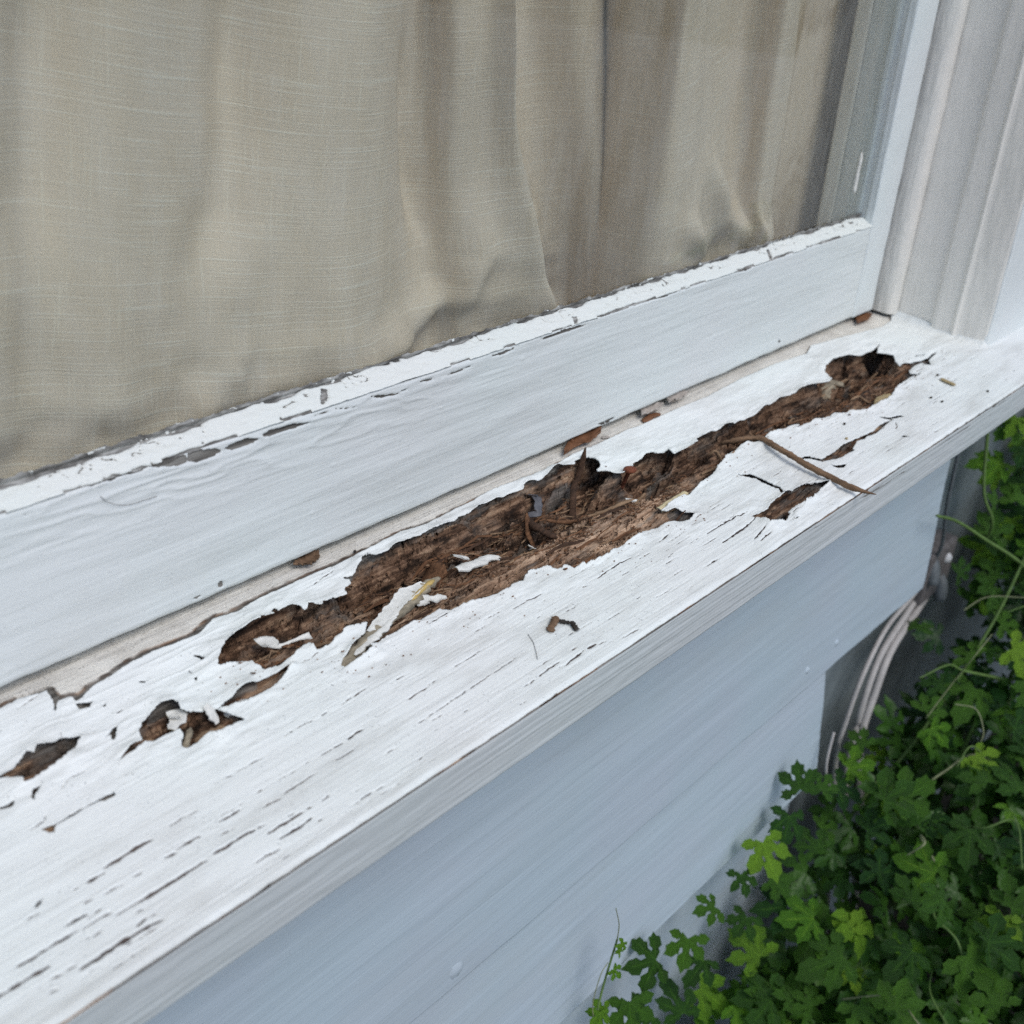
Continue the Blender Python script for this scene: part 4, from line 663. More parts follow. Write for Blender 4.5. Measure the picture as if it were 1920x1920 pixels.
def flake_mesh(name, P, width, curl, mats, seed=0, th=0.00045, jag=0.25, nseg=26, nw=9, lean=0.0):
    """a curled sheet of paint along a path: white face, bare back"""
    r = random.Random(seed); P = resample(P, nseg); T, S, N = frames(P); V = []; F = []; mi = []
    js = lambda: np.interp(np.arange(nseg), np.linspace(0, nseg - 1, 9), [1 + jag * (r.random() - 0.5) * 2 for _ in range(9)]) + np.array([jag * 0.7 * (r.random() - 0.5) for _ in range(nseg)])
    wl = js(); wr = js()
    W = np.interp(np.linspace(0, 1, nseg), np.linspace(0, 1, len(width)), width)
    for side in (0, 1):
        for i in range(nseg):
            c = np.interp(i / (nseg - 1), np.linspace(0, 1, len(curl)), curl)
            for j in range(nw):
                u = (j / (nw - 1) - 0.5) * 2; w = W[i] * (wl[i] if u < 0 else wr[i]) * u
                a = c * u
                if abs(c) > 1e-3: off = math.sin(a) / c * W[i] * (wl[i] if u < 0 else wr[i]); up = (1 - math.cos(a)) / c * W[i]
                else: off, up = w, 0
                V.append(P[i] + S[i] * off + N[i] * (up + lean * w - side * th))
    n1 = nseg * nw
    for i in range(nseg - 1):
        for j in range(nw - 1):
            a = i * nw + j; F.append((a, a + 1, a + nw + 1, a + nw)); mi.append(0); F.append((n1 + a, n1 + a + nw, n1 + a + nw + 1, n1 + a + 1)); mi.append(1)
    for i in range(nseg - 1):
        for j in (0, nw - 1):
            a = i * nw + j; F.append((a, a + nw, n1 + a + nw, n1 + a)); mi.append(0)
    return mesh(name, V, F, mats=mats, midx=mi)
WB = [M['chip'], M['chip_back']]
# twig across the sill
tw = np.array(wpts('twig')); tw = resample(tw, 40); tz = []
for i, (x, y) in enumerate(tw):
    t = i / 39; base = plane_z(max(y, SFRONT)); tz.append(base + np.interp(t, [0, 0.12, 0.25, 0.45, 0.75, 1.0], [-0.006, -0.0005, 0.0038, 0.0062, 0.0050, 0.0045]))
TW = smooth_path(np.column_stack([tw, tz])[::3], 60)
obj('twig', stick_mesh('twig', TW, 0.0022, 0.0017, M['twig'], 60, 9, 0.30, 3, (0.5, 0.15)), label='long dry brown twig lying across the sill with its tip past the edge', cat='twig')
# splinter with paint still on it
sp = empty('wood_splinter', (0.30, -0.057, -0.01), 'long yellowish splinter with white paint still on its back', 'splinter')
P = on_sill(wpts('splint'), 0.0016, True, [0.001, 0.002, 0.002, 0.001, 0.0005])
obj('core', stick_mesh('core', P, 0.0030, 0.0014, M['grey_splinter'], 40, 9, 0.6, 5, (0.3, 0.5)), sp)
Pp = P.copy(); Pp[:, 2] += 0.0018; Pp[:, 1] += 0.0015; Pp[:, 0] -= 0.0008
obj('paint_skin', flake_mesh('paint_skin', Pp[3:17], (0.0012, 0.0040, 0.0042, 0.0030, 0.001), (0.6, 0.3, -0.5), WB, 6, jag=0.5), sp)
Pq = P.copy(); Pq[:, 2] += 0.0020; Pq[:, 1] -= 0.0022; Pq[:, 0] += 0.001
obj('paint_skin', flake_mesh('paint_skin', Pq[12:22], (0.0010, 0.0028, 0.0022, 0.0008), (-0.9, -0.4), WB, 7, jag=0.7), sp)
yl = P.copy(); yl[:, 2] += 0.0015; yl[:, 0] += 0.0018; yl[:, 1] -= 0.001
obj('bare_sliver', stick_mesh('bare_sliver', yl[2:9], 0.0013, 0.0010, simple('yellow_wood', (0.50, 0.36, 0.13), 0.8, 0.3, 200), 16, 6, 0.3, 8), sp)
def chip(key, width, curl, label, lift=0.003, seed=1, dz=None, jag=0.35, lean=0.0, mats=None, name='paint_chip', cat='paint chip'):
    P = on_sill(wpts(key), lift, True, dz)
    return obj(name, flake_mesh(name, P, width, curl, mats or WB, seed, jag=jag, lean=lean), label=label, cat=cat)
chip('chip1', (0.0045, 0.0030, 0.0012, 0.0014, 0.0030), (0.5, 0.9, 1.6, 1.2, 0.4), 'twisted white paint chip at the left end of the longest hole', 0.0035, 11)
chip('chip2', (0.0026, 0.0040, 0.0046, 0.0040, 0.0030, 0.0010), (-0.9, -0.5, -0.7, -1.0), 'big curled white paint chip lying on the bare brown wood', 0.0068, 12)
chip('chip3', (0.0012, 0.0030, 0.0020), (-0.5, -0.8), 'small white paint chip tucked behind the big curled chip', 0.0075, 13)
chip('chip4', (0.0010, 0.0035, 0.0030, 0.0012), (0.8, 0.5), 'small holed white paint chip right of the painted splinter', 0.004, 14, jag=0.6)
chip('bit', (0.0006, 0.0014, 0.0008), (0.8, 0.8), 'tiny bent white sliver of paint in the middle of the longest hole', 0.003, 15)
chip('chip5', (0.0020, 0.0046, 0.0030), (-0.7, -0.4), 'pale tan wood flake near the right end of the longest hole', 0.0035, 16, mats=[M['seed'], M['seed']], name='wood_flake', cat='wood flake')
chip('ch6', (0.0012, 0.0022, 0.0012), (-0.9, -0.9), 'narrow pale chip under the rusty nail head', 0.004, 17)
chip('bluechip', (0.0022, 0.0030, 0.0022, 0.0018), (0.4, -0.4), 'bluish grey flake standing at the back edge of the longest hole', 0.0045, 18, mats=[M['blue'], M['brown_bit']], name='blue_flake', cat='flake', lean=0.5)
chip('h3f1', (0.0018, 0.0036, 0.0020), (0.6, -0.4), 'grey white paint flake hanging in the small ragged hole', 0.0022, 19)
chip('h3f2', (0.0012, 0.0024, 0.0010), (0.5, -0.4), 'small paint flake on the right rim of the small ragged hole', 0.0022, 20)
chip('h2f', (0.0016, 0.0044, 0.0020), (0.6, 0.2), 'white paint flake folded into the dark slit above the ragged hole', 0.0012, 21)
# rolled paint edge stays on the sill
Pc = on_sill(wpts('curl'), 0.0034, True)
o = obj('paint_curl', flake_mesh('paint_curl', Pc, (0.0030, 0.0042, 0.0034), (-1.3, -1.2), [simple('curl_back', (0.62, 0.54, 0.34), 0.8, 0.3, 300), M['chip']], 22, jag=0.12), SILL)
Pn = on_sill(wpts('nailchip'), 0.0008, False)
def splinter(key, w, h, mat, label, lift=0.001, rigid=True, seed=0, dz=None, name='wood_splinter', cat='splinter', ns=24, rough=0.4):
    P = smooth_path(on_sill(wpts(key), lift, rigid, dz)[::3], 40)
    return obj(name, stick_mesh(name, P, w, h, M[mat], ns, 7, rough, seed), label=label, cat=cat)
splinter('hook', 0.0022, 0.0008, 'splinter_dark', 'hooked strip of bark curling out of the back of the longest hole', 0.0015, False, 31, [0.006, 0.009, 0.008, 0.004, 0.001], 'bark_strip', 'bark')
splinter('fibre1', 0.0013, 0.0010, 'splinter_pale', 'long thin fibre running right from the hooked bark strip', 0.002, True, 32)
splinter('fibre2', 0.0011, 0.0009, 'splinter', 'thin fibre running left from the foot of the hooked bark strip', 0.002, True, 33)
splinter('vs1', 0.0022, 0.0012, 'splinter_dark', 'dark brown splinter slanting down from the bluish flake', 0.003, True, 34)
splinter('vs2', 0.0014, 0.0009, 'splinter', 'short brown splinter beside the dark slanting one', 0.003, True, 35)
splinter('plate', 0.0062, 0.0008, 'splinter', 'flat brown plate of rotten wood left of the curled white chips', 0.003, True, 36, rough=0.2, name='wood_plate', cat='wood plate')
splinter('stick', 0.0018, 0.0013, 'splinter', 'straight brown stick behind the big curled white chip', 0.0025, True, 37, rough=0.2)
splinter('tuft', 0.0008, 0.0008, 'splinter_pale', 'curly tuft of wood fibre left of the long twig', 0.002, False, 38, name='fibre_tuft', cat='fibre')
splinter('frayed', 0.0012, 0.0008, 'splinter_pale', 'frayed pale fibre beside the tan wood flake', 0.0035, False, 39)
splinter('lump', 0.0060, 0.0018, 'grey_splinter', 'greyish crumbling lump of wood at the back of the far right hole', -0.0004, False, 40, name='wood_lump', cat='wood lump', rough=0.8)
splinter('h3a', 0.0026, 0.0014, 'splinter_pale', 'pale wood chip in the left side of the small ragged hole', 0.0015, True, 41)
splinter('h3b', 0.0014, 0.0010, 'grey_splinter', 'upright yellowish splinter in the middle of the small ragged hole', 0.0022, True, 42)
splinter('h3c', 0.0024, 0.0014, 'splinter_pale', 'long brown splinter in the right side of the small ragged hole', 0.0015, True, 43)
splinter('ch7', 0.0010, 0.0007, 'splinter_pale', 'pale thin splinter on the brown wood left of the rolled paint edge', 0.0025, True, 44)
splinter('frag', 0.0020, 0.0015, 'brown_bit', 'small brown stub of twig on the white paint near the front edge', 0.0012, True, 45, name='twig_stub', cat='twig', rough=0.6)
splinter('frag2', 0.0009, 0.0009, 'dark', 'dark crumbly thread trailing from the brown twig stub', 0.0010, True, 46, name='twig_thread', cat='twig', rough=0.9, ns=40)
splinter('seed', 0.0022, 0.0011, 'seed', 'pale tan seed husk near the right end of the sill', 0.0010, True, 47, name='seed_husk', cat='seed', rough=0.1)
splinter('leafbit', 0.0028, 0.0006, 'dry_leaf', 'small orange brown leaf scrap under the sash, right of the red leaf', 0.0010, True, 48, name='leaf_scrap', cat='leaf', rough=0.3)
splinter('oval', 0.0013, 0.0008, 'grey_leaf', 'tiny oval grey husk on the cream strip beside the red leaf', 0.0008, True, 49, name='husk', cat='husk', rough=0.1)
P = on_sill(wpts('hair'), 0.0004, False); obj('hair', tube('hair', P, 0.00012, M['hair'], 30, 5), label='fine dark hair lying on the white paint near the front edge', cat='hair')
hp = [(x * 1e-4, -0.0012, z * 1e-4) for x, z in RAIL['hair']]; obj('hair', tube('hair', smooth_path(hp, 40), 0.00012, M['hair'], 40, 5), label='fine curved hair stuck on the left part of the sash rail', cat='hair')
# dried leaves under the sash
def leafscrap(name, pts, zf, mat, label, cup=0.004, seed=1):
    r = random.Random(seed); pts = resample(pts + [pts[0]], 30)[:-1]; c = pts.mean(0); V = []; F = []
    for side in (0, 1):
        for k in (0.0, 0.5, 1.0):
            if k == 0: V.append((c[0], c[1], zf(c[0], c[1]) + 0.0012 - side * 0.0003)); continue
            for p in pts:
                q = c + (p - c) * k; V.append((q[0], q[1], zf(q[0], q[1]) + 0.0012 + cup * k * k * (0.4 + 0.6 * r.random() * (k == 1)) - side * 0.0003))
    n_ = 29; s1 = 1 + 2 * n_
    for i in range(n_):
        j = (i + 1) % n_
        F += [(0, 1 + i, 1 + j), (1 + i, 1 + n_ + i, 1 + n_ + j, 1 + j), (s1, s1 + 1 + j, s1 + 1 + i), (s1 + 1 + i, s1 + 1 + j, s1 + 1 + n_ + j, s1 + 1 + n_ + i), (1 + n_ + i, s1 + 1 + n_ + i, s1 + 1 + n_ + j, 1 + n_ + j)]
    return obj(name, mesh(name, V, F, mat), label=label, cat='leaf')
zpl = lambda x, y: plane_z(min(y, 0)) + 0.0
leafscrap('dead_leaf', [(0.488, -0.0062), (0.494, -0.0015), (0.507, 0.003), (0.522, 0.004), (0.534, 0.0015), (0.527, -0.0035), (0.513, -0.0065), (0.503, -0.0045)], lambda x, y: zpl(x, y) + (x - 0.488) * 0.03, M['dry_leaf'], 'red brown dead leaf wedged under the sash rail', 0.003, 2)
leafscrap('dead_leaf', [(0.570, -0.003), (0.578, 0.004), (0.59, 0.004), (0.598, -0.001), (0.588, -0.005), (0.579, -0.004)], zpl, M['grey_leaf'], 'grey curled leaf under the sash, left of the bare stretch of strip', 0.004, 3)
leafscrap('dead_leaf', [(0.600, -0.003), (0.606, 0.003), (0.618, 0.004), (0.628, -0.001), (0.614, -0.004)], zpl, M['grey_leaf'], 'grey arched leaf under the sash, right of its curled twin', 0.0045, 4)
leafscrap('dead_leaf', [(0.292, 0.0), (0.300, 0.004), (0.310, 0.003), (0.306, -0.003), (0.299, -0.005)], zpl, M['brown_bit'], 'small brown folded leaf under the left half of the sash rail', 0.0035, 5)
leafscrap('dead_leaf', [(0.862, -0.006), (0.876, 0.003), (0.898, 0.004), (0.896, -0.003), (0.88, -0.007)], zpl, M['dry_leaf'], 'brown leaf scrap in the corner between sash and jamb', 0.002, 6)
# rusty nail head
sx, sy = wpts('screw')[0]; NAIL = empty('nail', (sx, sy, plane_z(sy)), 'rusty round nail head sticking up at the torn back edge', 'nail')
v = []; f = []; n_ = 14
for z, r_ in ((0.0042, 0.0022), (0.0040, 0.0036), (0.0030, 0.0040), (0.0020, 0.0034), (0.0018, 0.0014), (-0.014, 0.0012)):
    for i in range(n_):
        a = 2 * math.pi * i / n_; q = r_ * (0.9 + 0.2 * random.random()); v.append((sx + q * math.cos(a) + z * 0.15, sy + q * math.sin(a) - z * 0.25, plane_z(sy) + z))
for k_ in range(5):
    for i in range(n_):
        j = (i + 1) % n_; f.append((k_ * n_ + i, (k_ + 1) * n_ + i, (k_ + 1) * n_ + j, k_ * n_ + j))
f.append(tuple(range(n_))); obj('head_and_shank', mesh('nail', v, f, M['rust']), NAIL)
def lumpy(name, c, r, mat, label, cat, seed):
    rg = random.Random(seed); v = []; f = []; nr, ns = 5, 8
    for i in range(nr):
        a = math.pi * (i + 0.5) / nr
        for j in range(ns):
            b = 2 * math.pi * j / ns; q = 0.75 + 0.5 * rg.random(); v.append((c[0] + r[0] * q * math.sin(a) * math.cos(b), c[1] + r[1] * q * math.sin(a) * math.sin(b), c[2] + r[2] * q * math.cos(a)))
    for i in range(nr - 1):
        for j in range(ns):
            f.append((i * ns + j, (i + 1) * ns + j, (i + 1) * ns + (j + 1) % ns, i * ns + (j + 1) % ns))
    f.append(tuple(range(ns))); f.append(tuple((nr - 1) * ns + j for j in range(ns - 1, -1, -1)))
    return obj(name, mesh(name, v, f, mat), label=label, cat=cat)
for i, (p, lb) in enumerate(zip(wpts('specks'), ('dark crumb nearest the seed husk on the right of the sill', 'dark crumb just in front of the seed husk', 'dark crumb near the front edge at the far right', 'small dark crumb behind the seed husk', 'dark crumb between the long hole and the right slit', 'tan crumb beside the right slit'))):
    lumpy('crumb', (p[0], p[1], surf(*p) + 0.0006), (0.0014, 0.0009, 0.0008), M['seed'] if i == 5 else M['dark'], lb, 'crumb', 60 + i)
lumpy('crumb', (0.3253, -0.0062, plane_z(-0.006) + 0.0006), (0.0008, 0.0008, 0.0007), M['dark'], 'dark crumb on the cream strip near the brown folded leaf', 'crumb', 70)
# shredded fibre and crumbs in the holes: beyond counting
rg = np.random.default_rng(5); V = []; F = []; MI = []
rows, cols = np.where((mainsd > 0.0012) & (np.abs(GX) < 1)); pick = rg.integers(0, len(rows), 5200); nfib = 0
for r_, c_ in zip(rows[pick], cols[pick]):
    x, y = GX[r_, c_], GY[r_, c_]; vv = V_ = (y - ylo[c_]) / (yhi[c_] - ylo[c_] + 1e-6)
    dens = vn(np.array([x / 0.03]), np.array([y / 0.012]), 201)[0]
    if rg.random() > 0.05 + 0.75 * (0.35 < vv < 0.9) * (dens > 0.52): continue
    L = rg.uniform(0.002, 0.010) * (1.6 if rg.random() < 0.12 else 1); a = rg.normal(0, 0.35) if rg.random() < 0.75 else rg.uniform(-1.6, 1.6); w = rg.uniform(0.00014, 0.00050)
    z0 = surf(x, y) + rg.uniform(0.0002, 0.0016); dx, dy = math.cos(a) * L / 2, math.sin(a) * L / 2; dzz = rg.normal(0, 0.22) * L / 2
    nx, ny = -math.sin(a) * w, math.cos(a) * w; b = len(V); bend = rg.normal(0, 0.18) * L
    for t in (-1, 0, 1):
        k_ = 1 if t == 0 else 0.55; cx, cy, cz_ = x + dx * t + (nx / w * bend if t == 0 else 0), y + dy * t + (ny / w * bend if t == 0 else 0), z0 + dzz * t + (abs(bend) * 0.4 if t == 0 else 0)
        V += [(cx + nx * k_, cy + ny * k_, cz_), (cx - nx * k_, cy - ny * k_, cz_), (cx, cy, cz_ + w * 1.3 * k_)]
    for s_ in (0, 3):
        for q0, q1 in ((0, 1), (1, 2), (2, 0)): F.append((b + s_ + q0, b + s_ + q1, b + s_ + 3 + q1, b + s_ + 3 + q0))
    m_ = int(rg.choice([0, 1, 2], p=[0.45, 0.20, 0.35])); MI += [m_] * 6; nfib += 1
for r_, c_ in zip(*(lambda k: (rows[k], cols[k]))(rg.integers(0, len(rows), 520))):
    x, y = GX[r_, c_], GY[r_, c_]; L = rg.uniform(0.010, 0.045); a = rg.normal(0.0, 0.07); w = rg.uniform(0.0003, 0.0012)
    zz_ = [surf(x + math.cos(a) * L * t, y + math.sin(a) * L * t) for t in (-0.5, 0, 0.5)]
    if max(zz_) - min(zz_) > 0.010 or ((y - ylo[c_]) / (yhi[c_] - ylo[c_] + 1e-6) < 0.48 and 0.33 < x < 0.62 and rg.random() < 0.75): continue
    b = len(V); sg = 5
    for k_ in range(sg):
        t = k_ / (sg - 1) - 0.5; cx, cy = x + math.cos(a) * L * t, y + math.sin(a) * L * t + rg.normal(0, 0.0003); cz_ = np.interp(t, (-0.5, 0, 0.5), zz_) + w * 0.5 + rg.uniform(0, 0.0008); q = w * (1 - 1.5 * abs(t) ** 2) * rg.uniform(0.7, 1.2)
        V += [(cx, cy + q, cz_), (cx, cy - q, cz_), (cx, cy - q * 0.3, cz_ + q * 0.8), (cx, cy + q * 0.4, cz_ + q * 0.7)]
    for k_ in range(sg - 1):
        for j_ in range(4): F.append((b + k_ * 4 + j_, b + k_ * 4 + (j_ + 1) % 4, b + k_ * 4 + 4 + (j_ + 1) % 4, b + k_ * 4 + 4 + j_))
    MI += [int(rg.choice([0, 1, 2], p=[0.45, 0.25, 0.30]))] * (4 * (sg - 1))
pk = rg.integers(0, len(rows), 900)
for r_, c_ in zip(rows[pk], cols[pk]):
    x, y = GX[r_, c_], GY[r_, c_]; q = rg.uniform(0.0004, 0.0013); z0 = surf(x, y) + q * 0.4; b = len(V)
    V += [(x + q * rg.uniform(.6, 1.4), y, z0), (x, y + q * rg.uniform(.5, 1), z0), (x - q * rg.uniform(.6, 1.4), y, z0), (x, y - q * rg.uniform(.5, 1), z0), (x, y, z0 + q), (x, y, z0 - q)]
    for i in range(4): F += [(b + i, b + (i + 1) % 4, b + 4), (b + (i + 1) % 4, b + i, b + 5)]; MI += [m := int(rg.choice([0, 1, 2], p=[0.5, 0.15, 0.35])), m]
near_r, near_c = np.where((mainsd < -0.001) & (mainsd > -0.022) & (SDA < -0.001) & (GY < np.broadcast_to(yhi, GX.shape))); pk = rg.integers(0, len(near_r), 420)
for r_, c_ in zip(near_r[pk], near_c[pk]):                    # rot dust spilled on the paint
    if rg.random() > math.exp(mainsd[r_, c_] / 0.008): continue
    x, y = GX[r_, c_], GY[r_, c_]; q = rg.uniform(0.00018, 0.0005); z0 = surf(x, y) + q * 0.5; b = len(V)
    V += [(x + q * rg.uniform(.6, 2.2), y, z0), (x, y + q, z0), (x - q * rg.uniform(.6, 2.2), y, z0), (x, y - q, z0), (x, y, z0 + q), (x, y, z0 - q)]
    for i in range(4): F += [(b + i, b + (i + 1) % 4, b + 4), (b + (i + 1) % 4, b + i, b + 5)]; MI += [0, 0]
obj('shredded_wood', mesh('shredded_wood', V, F, mats=[M['splinter'], M['splinter_pale'], M['splinter_dark']], midx=MI, smooth=False), label='shredded brown wood fibre and crumbs filling the rotted holes', cat='wood debris', kind='stuff')
# paint sliver on the glass beside the right stile
obj('paint_sliver', stick_mesh('paint_sliver', [(0.8435, 0.0108, 0.1316), (0.8427, 0.0106, 0.1179), (0.8422, 0.0104, 0.1011)], 0.0013, 0.0006, M['chip'], 14, 6, 0.2, 9, (0.2, 0.6)), label='thin white paint sliver hanging on the pane beside the right stile', cat='paint chip')

# ---------------------------------------------------------------- cables at the end of the wall
CABG = 'grey cables looping down the end of the wall'
for P, r_, lb in (([(1.02, -0.065, -0.262), (0.9993, -0.070, -0.2749), (0.9484, -0.075, -0.2778), (0.8797, -0.085, -0.271), (0.8391, -0.090, -0.2948), (0.8265, -0.090, -0.3351), (0.8243, -0.090, -0.3826), (0.83, -0.10, -0.46), (0.84, -0.12, -0.62)], 0.0023, 'thin left grey cable of the three beside the siding'),
                  ([(1.025, -0.065, -0.268), (1.0073, -0.070, -0.2783), (0.9566, -0.075, -0.2936), (0.884, -0.085, -0.3023), (0.8568, -0.090, -0.3457), (0.8584, -0.090, -0.4093), (0.86, -0.10, -0.48), (0.87, -0.12, -0.62)], 0.0031, 'middle grey cable of the three beside the siding'),
                  ([(1.04, -0.065, -0.285), (1.0282, -0.070, -0.2934), (0.9799, -0.075, -0.3041), (0.9089, -0.085, -0.3085), (0.881, -0.090, -0.3403), (0.862, -0.095, -0.385), (0.87, -0.11, -0.47), (0.88, -0.13, -0.62)], 0.0037, 'thick right grey cable of the three beside the siding')):
    obj('cable', tube('cable', smooth_path(P, 70), r_, M['cable'], 70, 12), label=lb, cat='cable', group=CABG)
obj('cable', tube('cable', smooth_path([(0.945, -0.080, -0.030), (0.949, -0.085, -0.1337), (0.955, -0.085, -0.1733), (0.978, -0.083, -0.2218), (0.985, -0.078, -0.245)], 40), 0.0017, M['cable_dark'], 40, 10), label='thin dark cable dropping from under the sill to the clamp', cat='cable')
obj('cable', tube('cable', smooth_path([(0.7755, -0.100, -0.320), (0.7665, -0.1035, -0.345), (0.772, -0.106, -0.368), (0.795, -0.106, -0.392), (0.803, -0.106, -0.398)], 40), 0.0011, M['cable'], 40, 8), label='thin wire loop at the cut end of the lower siding board', cat='wire')
CL = empty('cable_clamp', (0.985, -0.05, -0.24), 'dark metal cable clamp where the grey cables meet', 'clamp')
boxobj('plate', (0.972, 1.035, -0.080, -0.055, -0.292, -0.236), M['metal'], CL, bev=0.004)
for c in ((0.990, -0.078, -0.252), (1.020, -0.080, -0.282)):
    obj('collar', tube('collar', [(c[0], c[1] + 0.014, c[2] + 0.012), (c[0] - 0.004, c[1], c[2]), (c[0] - 0.010, c[1] - 0.006, c[2] - 0.016)], [0.006, 0.0075, 0.007, 0.007, 0.005], M['cable_dark'], 10, 14), CL)
disc_bump(1.016, -0.080, -0.254, 0.006, 0.004, simple('zinc', (0.55, 0.56, 0.58), 0.3, 0.1), 'bolt', CL)

# ---------------------------------------------------------------- vines
def leaf_mesh(name, seed, mat):
    """five-lobed toothed palmate leaf, unit = petiole base to tip; folded along the veins, drooping tips"""
    r = random.Random(seed); V = [(0, 0, 0)]; F = []; vein = [1.0]
    lobes = [(90, 1.0), (40, 0.84), (140, 0.84), (-12, 0.62), (192, 0.62)]
    fold = r.uniform(0.05, 0.14); droop = r.uniform(0.15, 0.75); curlx = r.uniform(-0.25, 0.25)
    lobes = [(a + r.uniform(-6, 6), l * r.uniform(0.88, 1.10)) for a, l in lobes]
    def pt(ang, rad, up, ve=0.0):
        a = math.radians(ang); x, y = rad * math.cos(a), rad * math.sin(a); vein.append(ve)
        return (x, y, up - droop * rad * rad * 0.5 + curlx * x * y + 0.03 * math.sin(7 * x + seed) * rad)
    order = sorted(lobes); n_ = len(order); sin_ = []
    for i in range(n_ - 1):
        V.append(pt((order[i][0] + order[i + 1][0]) / 2, 0.30 * r.uniform(0.85, 1.25), -0.01)); sin_.append(len(V) - 1)
    for i, (a, L) in enumerate(order):
        base = len(V); j = lambda q: q * r.uniform(0.94, 1.06)
        V += [pt(a, 0.34 * L, -0.035, 1), pt(a, 0.68 * L, -0.045, 1), pt(a, L * 1.07, -0.01, 0.6)]
        for s in (-1, 1):
            V += [pt(a + s * 15, j(0.46) * L, fold * 0.5), pt(a + s * 24, j(0.64) * L, fold), pt(a + s * 18, j(0.74) * L, fold * 0.8), pt(a + s * 15.5, j(0.87) * L, fold * 0.5), pt(a + s * 6.5, j(0.93) * L, fold * 0.2)]
        if i == 0: V.append(pt(a - 30, 0.24, 0.02)); s0 = len(V) - 1
        else: s0 = sin_[i - 1]
        if i == n_ - 1: V.append(pt(a + 30, 0.24, 0.02)); s1 = len(V) - 1
        else: s1 = sin_[i]
        m0, m1, tip = base, base + 1, base + 2
        lft = [base + 3 + k for k in range(5)]; rgt = [base + 8 + k for k in range(5)]
        F += [(0, s0, lft[0], m0), (m0, lft[0], lft[1], m1), (m1, lft[1], lft[2]), (m1, lft[2], lft[3], lft[4]), (m1, lft[4], tip)]
        F += [(0, m0, rgt[0], s1), (m0, m1, rgt[1], rgt[0]), (m1, rgt[2], rgt[1]), (m1, rgt[4], rgt[3], rgt[2]), (m1, tip, rgt[4])]
    return mesh(name, V, F, mat, attrs={'vein': vein})
LM = [leaf_mesh('leaf', 300 + i, M['leaf']) for i in range(7)]; LY = [leaf_mesh('leaf', 320 + i, M['leaf_young']) for i in range(4)]
VINES = [empty('climbing_vine', loc, lb, 'vine') for loc, lb in (((0.62, -0.16, -0.78), 'low leafy green vine spreading at the foot of the siding'), ((0.85, -0.20, -0.78), 'dense leafy green vine in front of the grey cables'), ((1.10, -0.14, -0.78), 'tall leafy green vine climbing past the right end of the sill'))]
def vine_of(x, y): return VINES[0] if x < 0.70 else (VINES[1] if x < 0.97 else VINES[2])
def bedz(x, y): return -0.5 + 0.53 * (x - 0.6) - 0.25 * max(0, x - 1.15)
def leaf_rot(rg_, tilt=0.5, face=None):
    nrm = Vector((rg_.gauss(-0.30, tilt * 0.6), rg_.gauss(-0.35, tilt * 0.6), 1.0)).normalized() if face is None else face
    q = nrm.to_track_quat('Z', 'Y'); return (q @ Matrix.Rotation(rg_.uniform(-math.pi, math.pi), 3, 'Z').to_quaternion())
def put_leaf(p, s, parent, young, rg_, tilt=0.5, face=None):
    o = bpy.data.objects.new('leaf', rg_.choice(LY if young else LM)); link(o); setparent(o, parent)
    o.rotation_mode = 'QUATERNION'; o.rotation_quaternion = leaf_rot(rg_, tilt, face); o.location = p; o.scale = (s, s, s); return o
rg_ = random.Random(77); nl = 0; placed = []
KEY = [(0.968, -0.152, -0.305, 55, 1.16), (1.133, -0.079, -0.218, 45, 1.28), (1.088, -0.087, -0.241, 40, 1.25), (1.062, -0.123, -0.255, 45, 1.22), (1.175, -0.052, -0.195, 42, 1.31), (0.604, -0.086, -0.498, 50, 1.03), (0.647, -0.112, -0.475, 55, 1.04), (0.609, -0.116, -0.495, 45, 1.03), (0.688, -0.108, -0.453, 55, 1.05), (0.68, -0.165, -0.458, 62, 1.03), (0.746, -0.156, -0.423, 55, 1.05), (0.807, -0.138, -0.39, 60, 1.08), (0.767, -0.192, -0.411, 60, 1.06), (0.852, -0.191, -0.366, 55, 1.09), (0.771, -0.13, -0.409, 45, 1.07), (0.74, -0.104, -0.426, 45, 1.07), (0.727, -0.242, -0.432, 62, 1.03), (0.818, -0.246, -0.384, 55, 1.07), (0.872, -0.129, -0.356, 40, 1.11), (0.71, -0.207, -0.442, 50, 1.03), (0.657, -0.194, -0.47, 60, 1.02), (0.626, -0.137, -0.486, 60, 1.03), (0.71, -0.278, -0.442, 50, 1.02), (0.759, -0.286, -0.416, 50, 1.04), (0.692, -0.131, -0.451, 50, 1.04), (0.811, -0.199, -0.388, 55, 1.07), (0.741, -0.188, -0.425, 50, 1.05), (0.888, -0.209, -0.347, 50, 1.11), (1.029, -0.16, -0.273, 40, 1.19), (0.774, -0.252, -0.408, 55, 1.05), (1.205, -0.053, -0.179, 45, 1.33), (1.145, -0.05, -0.211, 40, 1.29), (1.114, -0.106, -0.228, 45, 1.26), (1.003, -0.107, -0.287, 42, 1.19), (1.019, -0.14, -0.278, 48, 1.19), (0.985, -0.132, -0.296, 40, 1.17), (0.991, -0.169, -0.293, 50, 1.17), (0.946, -0.128, -0.316, 42, 1.15), (0.911, -0.117, -0.335, 40, 1.14), (0.883, -0.118, -0.35, 42, 1.12), (0.944, -0.189, -0.318, 50, 1.14), (0.903, -0.187, -0.339, 48, 1.12), (0.868, -0.172, -0.358, 46, 1.1)]
tocam = lambda p: (CAMPOS - Vector(p)).normalized()
for i, (x, y, z, s, d) in enumerate(KEY):
    p = (x, y - 0.02, z + 0.015); f = (tocam(p) * 0.8 + Vector((rg_.gauss(0, .25), rg_.gauss(0, .25), 0.55))).normalized()
    put_leaf(p, s * 0.00055, vine_of(x, y), i in (4, 5, 7, 1, 2, 3) or i % 6 == 0, rg_, face=f); placed.append((x, y)); nl += 1
